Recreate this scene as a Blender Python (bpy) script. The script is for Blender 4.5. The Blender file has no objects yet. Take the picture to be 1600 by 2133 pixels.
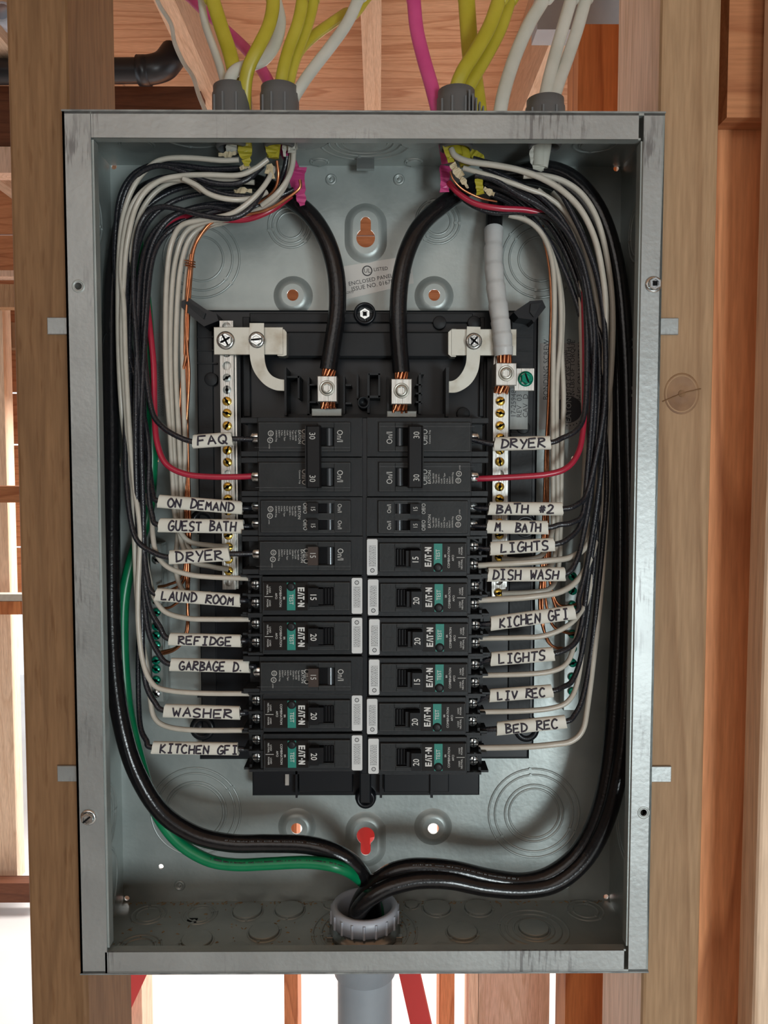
import bpy, bmesh, math, random
from mathutils import Vector, Matrix, noise
random.seed(7)
C = bpy.context.scene.collection
SC = bpy.context.scene
PI = math.pi

# ---------------------------------------------------------------- camera
# all real sizes in millimetres, panel centre at (0,0,0), front of the flange at y=0, into the wall = +y
ZC = 1.45                                   # height of the panel centre above the floor, metres
CAM = Vector((8.8, -489.5, 54.8)); PITCH = 0.05659; YAW = -0.00656; ROLL = -0.00051; FPX = 1650.0
def _basis():
    c, s = math.cos(YAW), math.sin(YAW); Y = Matrix(((c, s, 0), (-s, c, 0), (0, 0, 1)))
    c, s = math.cos(PITCH), math.sin(PITCH); P = Matrix(((1, 0, 0), (0, c, -s), (0, s, c)))
    c, s = math.cos(ROLL), math.sin(ROLL); R = Matrix(((c, 0, -s), (0, 1, 0), (s, 0, c)))
    M = R @ P @ Y
    return M.row[0].copy(), M.row[1].copy(), M.row[2].copy()
RT, FW, UPV = _basis()
def W(v): return Vector((v[0] * .001, v[1] * .001, v[2] * .001 + ZC))
def ray(px, py): return RT * ((px - 800) / FPX) + FW - UPV * ((py - 1066.5) / FPX)
def U(px, py, d):
    r = ray(px, py); return CAM + r * ((d - CAM.y) / r.y)
def UZ(px, py, z):
    r = ray(px, py); return CAM + r * ((z - CAM.z) / r.z)
def UX(px, py, x):
    r = ray(px, py); return CAM + r * ((x - CAM.x) / r.x)
cd = bpy.data.cameras.new('camera'); cam = bpy.data.objects.new('camera', cd); C.objects.link(cam)
cd.sensor_fit = 'HORIZONTAL'; cd.sensor_width = 36; cd.lens = 36 * FPX / 1600; cd.clip_start = .02; cd.clip_end = 60
m = Matrix((RT, UPV, -FW)).transposed().to_4x4(); m.translation = W(CAM); cam.matrix_world = m
SC.camera = cam
# ---------------------------------------------------------------- world, light, exposure
SC.view_settings.view_transform = 'Standard'; SC.view_settings.look = 'None'
SC.view_settings.gamma = 1; SC.view_settings.use_curve_mapping = False
SC.view_settings.exposure = -0.1
wd = bpy.data.worlds.new('world'); SC.world = wd; wd.use_nodes = True
bg = wd.node_tree.nodes['Background']; bg.inputs[0].default_value = (.86, .93, 1, 1); bg.inputs[1].default_value = 1.8
def area(name, loc, target, size, power, col, size_y=None):
    l = bpy.data.lights.new(name, 'AREA'); l.energy = power; l.color = col; l.size = size
    l.shape = 'RECTANGLE'; l.size_y = size_y or size
    o = bpy.data.objects.new(name, l); C.objects.link(o); o.location = loc
    d = Vector(target) - Vector(loc); o.rotation_euler = d.to_track_quat('-Z', 'Y').to_euler(); return o
area('window_daylight', (1.05, -2.75, .85), (0, 0, 1.4), .55, 41, (.88, .98, 1.0), .7)
area('room_fill', (-.4, -2.2, 2.1), (0, 0, 1.3), 1.5, 9, (1.0, .94, .88))  # added fill lamp above left behind the viewer; no skylight stands there
area('far_daylight', (0, 2.3, 1.72), (0, 1.7, 0), 1.8, 90, (1.0, .97, .95), .5)

# ---------------------------------------------------------------- helpers
def mat(name, c, rough=.5, metal=0., c2=None, scale=60, stretch=(1, 1, 1), bump=0., spec=.5, bscale=None, coat=0., lo=.35, hi=.65, detail=4):
    m = bpy.data.materials.new(name); m.use_nodes = True; nt = m.node_tree; N = nt.nodes; L = nt.links
    b = N['Principled BSDF']; b.inputs['Base Color'].default_value = (*c, 1)
    b.inputs['Roughness'].default_value = rough; b.inputs['Metallic'].default_value = metal
    b.inputs['Specular IOR Level'].default_value = spec; b.inputs['Coat Weight'].default_value = coat
    if c2 or bump:
        tc = N.new('ShaderNodeTexCoord'); mp = N.new('ShaderNodeMapping'); mp.inputs['Scale'].default_value = stretch
        L.new(tc.outputs['Object'], mp.inputs[0])
        nz = N.new('ShaderNodeTexNoise'); nz.inputs['Scale'].default_value = scale; nz.inputs['Detail'].default_value = detail
        L.new(mp.outputs[0], nz.inputs['Vector'])
        if c2:
            rp = N.new('ShaderNodeValToRGB'); rp.color_ramp.elements[0].position = lo; rp.color_ramp.elements[1].position = hi
            rp.color_ramp.elements[0].color = (*c, 1); rp.color_ramp.elements[1].color = (*c2, 1)
            L.new(nz.outputs[0], rp.inputs[0]); L.new(rp.outputs[0], b.inputs['Base Color'])
        if bump:
            n2 = nz
            if bscale:
                n2 = N.new('ShaderNodeTexNoise'); n2.inputs['Scale'].default_value = bscale; L.new(mp.outputs[0], n2.inputs['Vector'])
            bp = N.new('ShaderNodeBump'); bp.inputs['Strength'].default_value = bump; bp.inputs['Distance'].default_value = .001
            L.new(n2.outputs[0], bp.inputs['Height']); L.new(bp.outputs[0], b.inputs['Normal'])
    return m
def wood(name, c1, c2, axis='Z', rings=14., dark=.5, knots=True, pores=None, rough=.62):
    """solid lumber: growth bands along the board, fine fibre, a few knots"""
    m = bpy.data.materials.new(name); m.use_nodes = True; nt = m.node_tree; N = nt.nodes; L = nt.links
    b = N['Principled BSDF']; b.inputs['Roughness'].default_value = rough; b.inputs['Specular IOR Level'].default_value = .25
    tc = N.new('ShaderNodeTexCoord'); mp = N.new('ShaderNodeMapping'); L.new(tc.outputs['Object'], mp.inputs[0])
    oi = N.new('ShaderNodeObjectInfo'); ad = N.new('ShaderNodeVectorMath'); ad.operation = 'ADD'
    ml = N.new('ShaderNodeMath'); ml.operation = 'MULTIPLY'; ml.inputs[1].default_value = 9.
    L.new(oi.outputs['Random'], ml.inputs[0]); L.new(mp.outputs[0], ad.inputs[0]); L.new(ml.outputs[0], ad.inputs[1])
    k = {'X': 0, 'Y': 1, 'Z': 2}[axis]; s = [1, 1, 1]; s[k] = .07; mp.inputs['Scale'].default_value = s
    nz = N.new('ShaderNodeTexNoise'); nz.inputs['Scale'].default_value = rings; nz.inputs['Detail'].default_value = 1.5
    L.new(ad.outputs[0], nz.inputs['Vector'])
    mu = N.new('ShaderNodeMath'); mu.operation = 'MULTIPLY'; mu.inputs[1].default_value = 13.; L.new(nz.outputs[0], mu.inputs[0])
    fr = N.new('ShaderNodeMath'); fr.operation = 'FRACT'; L.new(mu.outputs[0], fr.inputs[0])
    rp = N.new('ShaderNodeValToRGB'); e = rp.color_ramp.elements
    e[0].position = 0.; e[0].color = (*c1, 1); e[1].position = 1.; e[1].color = (*c1, 1)
    q = e.new(.62); q.color = (*[a * (1 - .3 * dark) + b2 * .3 * dark for a, b2 in zip(c1, c2)], 1)
    q = e.new(.88); q.color = (*[a * (1 - dark) + b2 * dark for a, b2 in zip(c1, c2)], 1)
    L.new(fr.outputs[0], rp.inputs[0])
    fi = N.new('ShaderNodeTexNoise'); fi.inputs['Scale'].default_value = 420.; fi.inputs['Detail'].default_value = 3
    L.new(ad.outputs[0], fi.inputs['Vector'])
    r2 = N.new('ShaderNodeValToRGB'); r2.color_ramp.elements[0].position = .3; r2.color_ramp.elements[1].position = .7
    r2.color_ramp.elements[0].color = (.82, .8, .78, 1); r2.color_ramp.elements[1].color = (1.08, 1.08, 1.08, 1); L.new(fi.outputs[0], r2.inputs[0])
    mx = N.new('ShaderNodeMix'); mx.data_type = 'RGBA'; mx.blend_type = 'MULTIPLY'; mx.inputs[0].default_value = 1.
    L.new(rp.outputs[0], mx.inputs[6]); L.new(r2.outputs[0], mx.inputs[7]); out = mx.outputs[2]
    if pores:
        mp2 = N.new('ShaderNodeMapping'); s2 = [1, 1, 1]; s2[k] = .12; mp2.inputs['Scale'].default_value = s2; L.new(tc.outputs['Object'], mp2.inputs[0])
        vn = N.new('ShaderNodeTexNoise'); vn.inputs['Scale'].default_value = 330; vn.inputs['Detail'].default_value = 2; L.new(mp2.outputs[0], vn.inputs['Vector'])
        r3 = N.new('ShaderNodeValToRGB'); r3.color_ramp.elements[0].position = .26; r3.color_ramp.elements[1].position = .4
        r3.color_ramp.elements[0].color = (*pores, 1); r3.color_ramp.elements[1].color = (1, 1, 1, 1); L.new(vn.outputs[0], r3.inputs[0])
        m3 = N.new('ShaderNodeMix'); m3.data_type = 'RGBA'; m3.blend_type = 'MULTIPLY'; m3.inputs[0].default_value = 1.
        L.new(out, m3.inputs[6]); L.new(r3.outputs[0], m3.inputs[7]); out = m3.outputs[2]
    L.new(out, b.inputs['Base Color'])
    bp = N.new('ShaderNodeBump'); bp.inputs['Strength'].default_value = .25; bp.inputs['Distance'].default_value = .0006
    L.new(fi.outputs[0], bp.inputs['Height']); L.new(bp.outputs[0], b.inputs['Normal'])
    return m

def scratch(m, col):
    nt = m.node_tree; N = nt.nodes; L = nt.links; b = N['Principled BSDF']; src = b.inputs['Base Color'].links[0].from_socket
    tc = N.new('ShaderNodeTexCoord'); mp = N.new('ShaderNodeMapping'); mp.inputs['Scale'].default_value = (1, 1, .1); L.new(tc.outputs['Object'], mp.inputs[0])
    a = N.new('ShaderNodeTexNoise'); a.inputs['Scale'].default_value = 600; L.new(mp.outputs[0], a.inputs['Vector'])
    c = N.new('ShaderNodeTexNoise'); c.inputs['Scale'].default_value = 14; c.inputs['Detail'].default_value = 3; L.new(tc.outputs['Object'], c.inputs['Vector'])
    r1 = N.new('ShaderNodeMapRange'); r1.inputs[1].default_value = .5; r1.inputs[2].default_value = .62; L.new(a.outputs[0], r1.inputs[0])
    r2 = N.new('ShaderNodeMapRange'); r2.inputs[1].default_value = .52; r2.inputs[2].default_value = .66; L.new(c.outputs[0], r2.inputs[0])
    mu = N.new('ShaderNodeMath'); mu.operation = 'MULTIPLY'; L.new(r1.outputs[0], mu.inputs[0]); L.new(r2.outputs[0], mu.inputs[1])
    mx = N.new('ShaderNodeMix'); mx.data_type = 'RGBA'; L.new(mu.outputs[0], mx.inputs[0]); L.new(src, mx.inputs[6]); mx.inputs[7].default_value = (*col, 1); L.new(mx.outputs[2], b.inputs['Base Color'])
def frame_of(t):
    t = t.normalized(); a = Vector((0, 1, 0)) if abs(t.y) < .9 else Vector((1, 0, 0))
    u = t.cross(a).normalized(); return u, t.cross(u).normalized()
def cr(pts, n=6):
    """Catmull-Rom through the points"""
    P = [Vector(p) for p in pts]
    if len(P) < 3: return P
    P = [2 * P[0] - P[1]] + P + [2 * P[-1] - P[-2]]; out = []
    for i in range(1, len(P) - 2):
        a, b, c, d = P[i - 1:i + 3]
        for j in range(n):
            t = j / n
            out.append(.5 * ((2 * b) + (c - a) * t + (2 * a - 5 * b + 4 * c - d) * t * t + (3 * b - a - 3 * c + d) * t ** 3))
    out.append(P[-2]); return out
_loc = {}
class MB:
    def __init__(s): s.v = []; s.f = []; s.sm = []
    def add(s, vs, fs, smooth=False):
        o = len(s.v); s.v += [Vector(v) for v in vs]; s.f += [tuple(i + o for i in f) for f in fs]; s.sm += [smooth] * len(fs); return s
    def box(s, x0, x1, y0, y1, z0, z1, ch=0.):
        if ch:      # box with its front edges chamfered
            vs = [(x0, y1, z0), (x1, y1, z0), (x1, y1, z1), (x0, y1, z1), (x0, y0 + ch, z0), (x1, y0 + ch, z0), (x1, y0 + ch, z1), (x0, y0 + ch, z1),
                  (x0 + ch, y0, z0 + ch), (x1 - ch, y0, z0 + ch), (x1 - ch, y0, z1 - ch), (x0 + ch, y0, z1 - ch)]
            fs = [(0, 3, 2, 1)] + [(i, (i + 1) % 4, 4 + (i + 1) % 4, 4 + i) for i in range(4)] + [(4 + i, 4 + (i + 1) % 4, 8 + (i + 1) % 4, 8 + i) for i in range(4)] + [(8, 9, 10, 11)]
            return s.add(vs, fs)
        vs = [(x, y, z) for x in (x0, x1) for y in (y0, y1) for z in (z0, z1)]
        return s.add(vs, [(0, 1, 3, 2), (4, 6, 7, 5), (0, 4, 5, 1), (2, 3, 7, 6), (0, 2, 6, 4), (1, 5, 7, 3)])
    def hexa(s, c8):     # 8 corners: front 4 (ccw), back 4
        return s.add(c8, [(0, 1, 2, 3), (7, 6, 5, 4), (0, 4, 5, 1), (1, 5, 6, 2), (2, 6, 7, 3), (3, 7, 4, 0)])
    def prism(s, poly, y0, y1):
        n = len(poly)
        return s.add([(x, y0, z) for x, z in poly] + [(x, y1, z) for x, z in poly],
                     [tuple(range(n)), tuple(range(2 * n - 1, n - 1, -1))] + [(i, i + n, (i + 1) % n + n, (i + 1) % n) for i in range(n)])
    def prismz(s, poly, x0, x1):   # outline in the y,z plane pushed along x
        n = len(poly)
        return s.add([(x0, y, z) for y, z in poly] + [(x1, y, z) for y, z in poly],
                     [tuple(range(n)), tuple(range(2 * n - 1, n - 1, -1))] + [(i, i + n, (i + 1) % n + n, (i + 1) % n) for i in range(n)])
    def lathe(s, c, ax, prof, n=24, smooth=True, sx=1., sz=1.):
        """prof: (radius, height along ax)"""
        c = Vector(c); ax = Vector(ax).normalized(); u, w = frame_of(ax); vs = []
        for r, h in prof:
            for i in range(n):
                a = 2 * PI * i / n; vs.append(c + ax * h + u * (r * math.cos(a) * sx) + w * (r * math.sin(a) * sz))
        fs = [(k * n + i, k * n + (i + 1) % n, (k + 1) * n + (i + 1) % n, (k + 1) * n + i) for k in range(len(prof) - 1) for i in range(n)]
        s.add(vs, fs, smooth)
        return s
    def disc(s, c, ax, r, h, n=20, ch=0.):   # solid round slug from c along ax
        p = [(1e-4, 0), (r, 0), (r, h - ch), (r - ch, h), (1e-4, h)] if ch else [(1e-4, 0), (r, 0), (r, h), (1e-4, h)]
        return s.lathe(c, ax, p, n, False)
    def ring(s, c, ax, r, t, n=40):
        return s.lathe(c, ax, [(r - t, 0), (r - t * .5, t * .8), (r + t * .5, t * .8), (r + t, 0)], n)
    def tube(s, pts, r, n=8, flat=None, wide=None, raw=False, k=6, cap=True):
        P = [Vector(p) for p in pts] if raw else cr(pts, k)
        u = None; vs = []; m = len(P)
        for i, p in enumerate(P):
            t = (P[min(i + 1, m - 1)] - P[max(i - 1, 0)]).normalized()
            if wide is not None:      # flat cable: broad side kept across this direction
                u = t.cross(wide); u = u.normalized() if u.length > 1e-6 else frame_of(t)[0]
            elif u is None: u = frame_of(t)[0]
            else:
                u = (u - t * u.dot(t)); u = u.normalized() if u.length > 1e-6 else frame_of(t)[0]
            w = t.cross(u); ri = r[min(len(r) - 1, int(i * len(r) / m))] if isinstance(r, (list, tuple)) else r
            ra, rb = flat if flat else (ri, ri)
            for j in range(n):
                a = 2 * PI * j / n; vs.append(p + u * (ra * math.cos(a)) + w * (rb * math.sin(a)))
        fs = [(i * n + j, i * n + (j + 1) % n, (i + 1) * n + (j + 1) % n, (i + 1) * n + j) for i in range(m - 1) for j in range(n)]
        s.add(vs, fs, True)
        if cap: s.add(vs[:n], [tuple(range(n - 1, -1, -1))]); s.add(vs[-n:], [tuple(range(n))])
        return s
    def text(s, txt, size, o, rot=0., align='CENTER', ext=.05, sx=1.):
        """flat lettering facing -y at o=(x,y,z) in this builder's units, turned by rot degrees"""
        me = text_mesh(txt, align); R = math.radians(rot); c_, s_ = math.cos(R), math.sin(R)
        k = len(s.v); o = Vector(o)
        for v in me[0]:
            x, z = v[0] * size * sx, v[1] * size
            s.v.append(o + Vector((x * c_ - z * s_, 0, x * s_ + z * c_)))
        s.f += [tuple(i + k for i in f) for f in me[1]]; s.sm += [False] * len(me[1]); return s
    def build(s, name, mt, parent=None, sc=None, origin=None, local=False):
        """vertices in mm (panel frame) unless sc given; local: vertices already in the parent's own frame"""
        if local: vs = [v * (sc or .001) for v in s.v]; oo = Vector((0, 0, 0))
        else:
            vs = [W(v) for v in s.v] if sc is None else [v * sc for v in s.v]
            if origin is not None: oo = Vector(origin)
            else:
                lo = Vector([min(v[i] for v in vs) for i in range(3)]); hi = Vector([max(v[i] for v in vs) for i in range(3)]); oo = (lo + hi) / 2
                if parent is None: oo.z = lo.z
            vs = [v - oo for v in vs]
        me = bpy.data.meshes.new(name); me.from_pydata([tuple(v) for v in vs], [], s.f)
        me.polygons.foreach_set('use_smooth', s.sm)
        bm = bmesh.new(); bm.from_mesh(me); bmesh.ops.recalc_face_normals(bm, faces=bm.faces); bm.to_mesh(me); bm.free()
        me.materials.append(mt); o = bpy.data.objects.new(name, me); C.objects.link(o)
        if parent is not None: o.parent = parent; o.location = oo if local else oo - _loc[parent.name]
        else: o.location = oo
        _loc[o.name] = oo if not local else oo + (_loc.get(parent.name, Vector()) if parent else Vector()); return o
_tx = {}
def text_mesh(txt, align):
    if (txt, align) in _tx: return _tx[(txt, align)]
    c = bpy.data.curves.new('t', 'FONT'); c.body = txt; c.align_x = align; c.align_y = 'CENTER'; c.size = 1; c.resolution_u = 2
    o = bpy.data.objects.new('t', c); me = bpy.data.meshes.new_from_object(o)
    r = ([tuple(v.co) for v in me.vertices], [tuple(p.vertices) for p in me.polygons])
    bpy.data.objects.remove(o); bpy.data.curves.remove(c); bpy.data.meshes.remove(me); _tx[(txt, align)] = r; return r
def circ(x, z, r, n=32): return [(x + r * math.cos(2 * PI * i / n), z + r * math.sin(2 * PI * i / n)) for i in range(n)]
def stad(x, z, r, h, n=16):     # upright rounded slot outline
    return [(x + r * math.cos(PI * i / n), z + h + r * math.sin(PI * i / n)) for i in range(n + 1)] + [(x - r * math.cos(PI * i / n), z - h - r * math.sin(PI * i / n)) for i in range(n + 1)]
def plate(name, outer, holes, th, mt, parent, to3, smooth=False):
    """sheet with real holes: outline and holes in (a,b), to3 maps (a,b,depth) to the panel frame"""
    c = bpy.data.curves.new('p', 'CURVE'); c.dimensions = '2D'; c.fill_mode = 'BOTH'; c.extrude = th / 2
    for poly in [outer] + holes:
        sp = c.splines.new('POLY'); sp.points.add(len(poly) - 1); sp.use_cyclic_u = True
        for i, p in enumerate(poly): sp.points[i].co = (p[0], p[1], 0, 1)
    o = bpy.data.objects.new('p', c); me = bpy.data.meshes.new_from_object(o)
    b = MB(); b.add([to3(v.co.x, v.co.y, v.co.z) for v in me.vertices], [tuple(p.vertices) for p in me.polygons])
    bpy.data.objects.remove(o); bpy.data.curves.remove(c); bpy.data.meshes.remove(me)
    return b.build(name, mt, parent)
def tag(o, label=None, cat=None, group=None, kind=None):
    if label: o['label'] = label
    if cat: o['category'] = cat
    if group: o['group'] = group
    if kind: o['kind'] = kind
    return o
def empty(name, loc, label=None, cat=None, group=None, kind=None):
    o = bpy.data.objects.new(name, None); C.objects.link(o); o.location = loc; o.empty_display_size = .01
    _loc[o.name] = Vector(loc); tag(o, label, cat, group, kind); return o
def copy_tree(o, parent=None):
    c = o.copy(); C.objects.link(c); c.parent = parent
    for ch in list(o.children): copy_tree(ch, c)
    return c

# ---------------------------------------------------------------- materials
M = {}
M['zinc'] = mat('galvanised_sheet', (.3, .335, .325), .4, .4, (.38, .415, .4), 28, bump=.12, bscale=260)
M['zinc_edge'] = mat('rolled_sheet_flange', (.31, .325, .32), .42, .55, (.37, .39, .385), 22, bump=.15, bscale=300)
scratch(M['zinc_edge'], (.16, .16, .16))
M['zinc_dark'] = mat('scuffed_zinc', (.16, .17, .17), .55, .5, (.3, .32, .31), 90, (1, 1, .15))
M['bright'] = mat('bright_tin', (.6, .6, .57), .28, .9, (.72, .72, .68), 40, bump=.1, bscale=200)
M['tinned'] = mat('tin_plated_strap', (.47, .47, .42), .36, .75, (.33, .3, .24), 70, lo=.5, hi=.75, bump=.2)
M['alu'] = mat('milled_aluminium', (.62, .61, .57), .35, .85, (.45, .44, .41), 900, (1, 1, .04), bump=.4)
M['screw'] = mat('zinc_screw', (.66, .7, .7), .2, .95)
M['brass'] = mat('brass_screw', (.78, .53, .1), .25, .9)
M['green_screw'] = mat('green_ground_screw', (0., .24, .15), .25, .45)
M['hole'] = mat('deep_hole', (.006, .006, .007), .7, spec=.1)
M['black'] = mat('black_moulded_plastic', (.012, .0132, .015), .42, 0, (.017, .019, .021), 40, bump=.08, bscale=400, spec=.22)
M['pan'] = mat('backpan_plastic', (.007, .0085, .011), .3, 0, spec=.3)
M['face'] = mat('breaker_face_plastic', (.015, .0165, .0175), .48, 0, (.021, .023, .024), 60, bump=.1, bscale=500, spec=.22)
M['edge'] = mat('edge_wear_highlight', (.085, .088, .09), .5, 0, (.03, .03, .03), 300, lo=.4, hi=.7)  # light edge lines: wear plus painted highlight; also dim cable print
M['toggle'] = mat('toggle_black', (.007, .007, .008), .35, spec=.2)
M['brown_toggle'] = mat('toggle_brown', (.045, .03, .024), .45, spec=.25)
M['glint'] = mat('slot_sleeve', (.1, .11, .12), .18, .6)
M['sticker_dark'] = mat('dark_label_film', (.010, .008, .007), .4, spec=.15)
M['teal'] = mat('teal_label', (.0, .2, .155), .5)
M['print'] = mat('white_print', (.62, .62, .6), .6)
M['dimprint'] = mat('grey_print', (.5, .5, .48), .6)
M['label'] = mat('white_label', (.62, .64, .64), .45)
M['foil'] = mat('clear_sticker_film', (.42, .42, .4), .3, .35)
M['darkfoil'] = mat('dull_sticker_film', (.33, .31, .29), .4, .1)
M['ink'] = mat('marker_ink', (.018, .012, .026), .5)
M['inkblack'] = mat('black_print', (.03, .03, .035), .5)
M['tape'] = mat('label_tape', (.6, .59, .52), .5, 0, (.66, .65, .58), 80)
M['wtape'] = mat('white_electrical_tape', (.52, .54, .54), .38, 0, (.47, .49, .49), 120)
M['wblack'] = mat('black_wire_nylon', (.011, .012, .016), .22, 0, (.02, .021, .026), 900, bump=.25, spec=.5)
M['wbig'] = mat('black_feeder_jacket', (.006, .006, .007), .2, 0, (.010, .010, .011), 500, bump=.12, spec=.45)
M['wwhite'] = mat('white_wire_nylon', (.46, .43, .365), .3, 0, (.52, .485, .42), 90)
M['wred'] = mat('red_wire_nylon', (.36, .018, .045), .25, 0, (.42, .022, .05), 90)
M['wgreen'] = mat('green_wire_jacket', (.0, .17, .065), .32, 0, (.005, .2, .08), 90)
M['copper'] = mat('bare_copper', (.72, .3, .15), .28, .9, (.55, .2, .09), 200)
M['yellow'] = mat('yellow_cable_jacket', (.37, .315, .02), .38, 0, (.43, .365, .035), 60)
M['wcable'] = mat('white_cable_jacket', (.47, .47, .41), .4, 0, (.54, .53, .47), 60)
M['pink'] = mat('pink_cable_jacket', (.5, .05, .19), .4, 0, (.56, .07, .22), 60)
M['paper'] = mat('kraft_filler', (.5, .4, .25), .8, 0, (.62, .53, .36), 200)
M['gplast'] = mat('grey_connector_plastic', (.115, .122, .125), .5)
M['pvc'] = mat('grey_pvc', (.27, .31, .35), .42, 0, (.3, .34, .38), 50)
M['bush'] = mat('grey_bushing_plastic', (.44, .48, .55), .4)
M['abs'] = mat('black_abs_pipe', (.012, .013, .016), .35)
M['post'] = wood('aged_stud_wood', (.235, .128, .06), (.145, .076, .034), 'Z', 13, .5, pores=(.78, .72, .66))
M['fir'] = wood('light_stud_wood', (.41, .265, .15), (.25, .14, .07), 'Z', 10, .6)
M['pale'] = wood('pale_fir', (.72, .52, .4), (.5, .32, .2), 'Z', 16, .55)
M['paley'] = wood('pale_joist', (.68, .5, .36), (.5, .32, .2), 'Y', 16, .5)
M['orange'] = wood('orange_fir', (.6, .24, .09), (.3, .09, .03), 'Z', 10, .75)
M['room'] = wood('room_sheathing', (.2, .14, .1), (.12, .07, .04), 'X', 9, .6)
M['knot'] = mat('knot_wood', (.3, .165, .075), .6, 0, (.2, .1, .045), 60, detail=6)
M['sunny'] = wood('daylit_fir', (.88, .68, .5), (.66, .44, .28), 'Z', 16, .55)  # pale fir made brighter, daylight on the boards put into the colour
M['warmboard'] = wood('orange_grain_board', (.74, .33, .15), (.42, .15, .06), 'Z', 12, .75)  # orange fir with raised colour, standing in for light on its front
M['orangex'] = wood('orange_board', (.5, .22, .1), (.3, .1, .04), 'X', 9, .7)
M['ply'] = wood('plywood_face', (.68, .44, .28), (.42, .2, .1), 'X', 9, .75)
M['redpaint'] = mat('red_painted_brace', (.72, .06, .06), .5)
M['concrete'] = mat('concrete_floor', (.62, .6, .58), .8, 0, (.7, .68, .66), 3)
M['sawdust'] = mat('wood_crumbs', (.3, .2, .1), .9)
M['dark'] = wood('dark_brown_beam', (.16, .06, .03), (.08, .03, .015), 'X', 8, .6)  # dark brown wood of the beam and sill on the left
M['clear'] = mat('worn_steel_ring', (.3, .32, .32), .25, .8)

# ================================================================ the building (structure), metres
def mbox(name, x0, x1, y0, y1, z0, z1, mt, label=None, cat=None, group=None, kind=None, parent=None, loc=None):
    b = MB(); b.box(x0, x1, y0, y1, z0, z1); o = b.build(name, mt, parent, sc=1.); return tag(o, label, cat, group, kind)
mbox('floor', -3.4, 3.4, -3.4, 5.2, -.1, 0, M['concrete'], kind='structure')
CZ = 2.42          # joist undersides
# ceiling: sheets of plywood on joists running away from the viewer
ceil_ = empty('ceiling', (0, 0, CZ), kind='structure')
for i, x in enumerate((-3.2, -.76, 1.68)):
    for j in range(6):
        y0 = -3.4 + j * 1.22
        b = MB(); b.box(x - .5 * (j % 2) + .002, x + 2.436 - .5 * (j % 2), y0 + .002, y0 + 1.216, CZ + .235 + .001 * ((i + j) % 2), CZ + .255)
        b.build('plywood_sheet', M['ply'], ceil_, sc=1.)
JN = ['pale ceiling joist running away above the left pair of grey connectors', 'pale ceiling joist running away above the middle of the box',
      'pale ceiling joist running away behind the white cables above the box']
for k in range(-3, 4):
    x = -.007 + .406 * k
    o = mbox('ceiling_joist', x - .021, x + .021, -3.3, 2.44, CZ, CZ + .235, M['paley'])
    if k in (-1, 0, 1): tag(o, JN[k + 1], 'joist', 'ceiling joists')
    else: tag(o, {-3: 'ceiling joist farthest out beyond the left stud', -2: 'ceiling joist passing above the left stud', 2: 'ceiling joist passing above the right stud', 3: 'ceiling joist farthest out beyond the right stud'}[k], 'joist', 'ceiling joists')
# walls of the front room (behind and beside the viewer)
mbox('wall_left', -2.75, -2.7, -3.4, 1.2, 0, CZ, M['room'], kind='structure')
mbox('wall_right', 2.7, 2.75, -3.4, .6, 0, CZ, M['room'], kind='structure')
# back wall behind the viewer with a low window opening on the right
wb = empty('wall_back', (0, -3.3, 0), kind='structure')
for n_, (a, b_, c_, d_) in enumerate(((-2.7, .6, 0, CZ), (1.5, 2.7, 0, CZ), (.6, 1.5, 0, .2), (.6, 1.5, 1.15, CZ))):
    b = MB(); b.box(a + .001, b_ - .001, -3.33, -3.3, c_, d_ - .001); b.build('sheathing_panel', M['room'], wb, sc=1.)

# ---- far wall of orange boards seen past the left stud and through the keyholes
fw = empty('wall_far', (0, 2.45, 1.0), kind='structure')
z = 1.02
for i in range(8):
    h = .19; b = MB(); b.box(-3.3, 3.3, 2.45 + .004 * (i % 2), 2.47, z, z + h - .006); b.build('plank', M['orangex'], fw, sc=1.); z += h
tag(mbox('header_beam', -3.3, 3.3, 2.38, 2.44, 1.93, 2.02, M['fir'], 'tan header board across the far orange boards', 'beam'))
# pony wall of studs behind the box
def mm(px, py, d): return W(U(px, py, d))
PW = 1380.
def far_stud(pxl, pxr, mt, label, d=PW, top=1.42, th=.09, grp='studs of the low wall seen under the box', name='wall_stud', bot=0.0):
    xl = mm(pxl, 2060, d).x; xr = mm(pxr, 2060, d).x
    o = mbox(name, xl, xr, d * .001, d * .001 + th, bot, top, mt, label, 'stud', grp); return o
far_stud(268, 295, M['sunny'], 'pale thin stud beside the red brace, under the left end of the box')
far_stud(592, 620, M['warmboard'], 'thin orange stud standing alone left of the grey conduit')
far_stud(915, 947, M['warmboard'], 'thin orange stud just right of the red brace under the box')
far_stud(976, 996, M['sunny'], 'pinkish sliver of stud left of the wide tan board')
far_stud(997, 1145, M['pale'], 'wide tan board standing under the right half of the box', d=1385)  # paler wood in place of light on its front face
far_stud(1198, 1262, M['warmboard'], 'orange brown stud next to the right box stud, under the box', d=1100)
mbox('top_plate', -1.6, 1.7, 1.38, 1.47, 1.421, 1.459, M['orangex'], 'orange top plate lying on the low stud wall behind the box', 'plate')
# red braces
def brace(p0, p1, w, d, label, e0=300, e1=500):
    a, b_ = U(*p0, d), U(*p1, d); q = MB(); dx = (b_ - a).normalized(); n = Vector((dx.z, 0, -dx.x)) * (w / 2)
    a = a - dx * e0; b_ = b_ + dx * e1
    q.hexa([a - n, b_ - n, b_ + n, a + n] + [v + Vector((0, 30, 0)) for v in (a - n, b_ - n, b_ + n, a + n)])
    o = q.build('diagonal_brace', M['redpaint']); tag(o, label, 'brace', 'red diagonal braces')
brace((853, 2030), (876, 2133), 44, 1160, 'red painted diagonal brace right of the grey conduit')
brace((292, 2020), (262, 2085), 38, 1300, 'red painted diagonal brace showing beside the left stud')
brace((745, 1730), (757, 2200), 78, 1250, 'broad red board seen through the lower keyhole', 120, 900)
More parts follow.
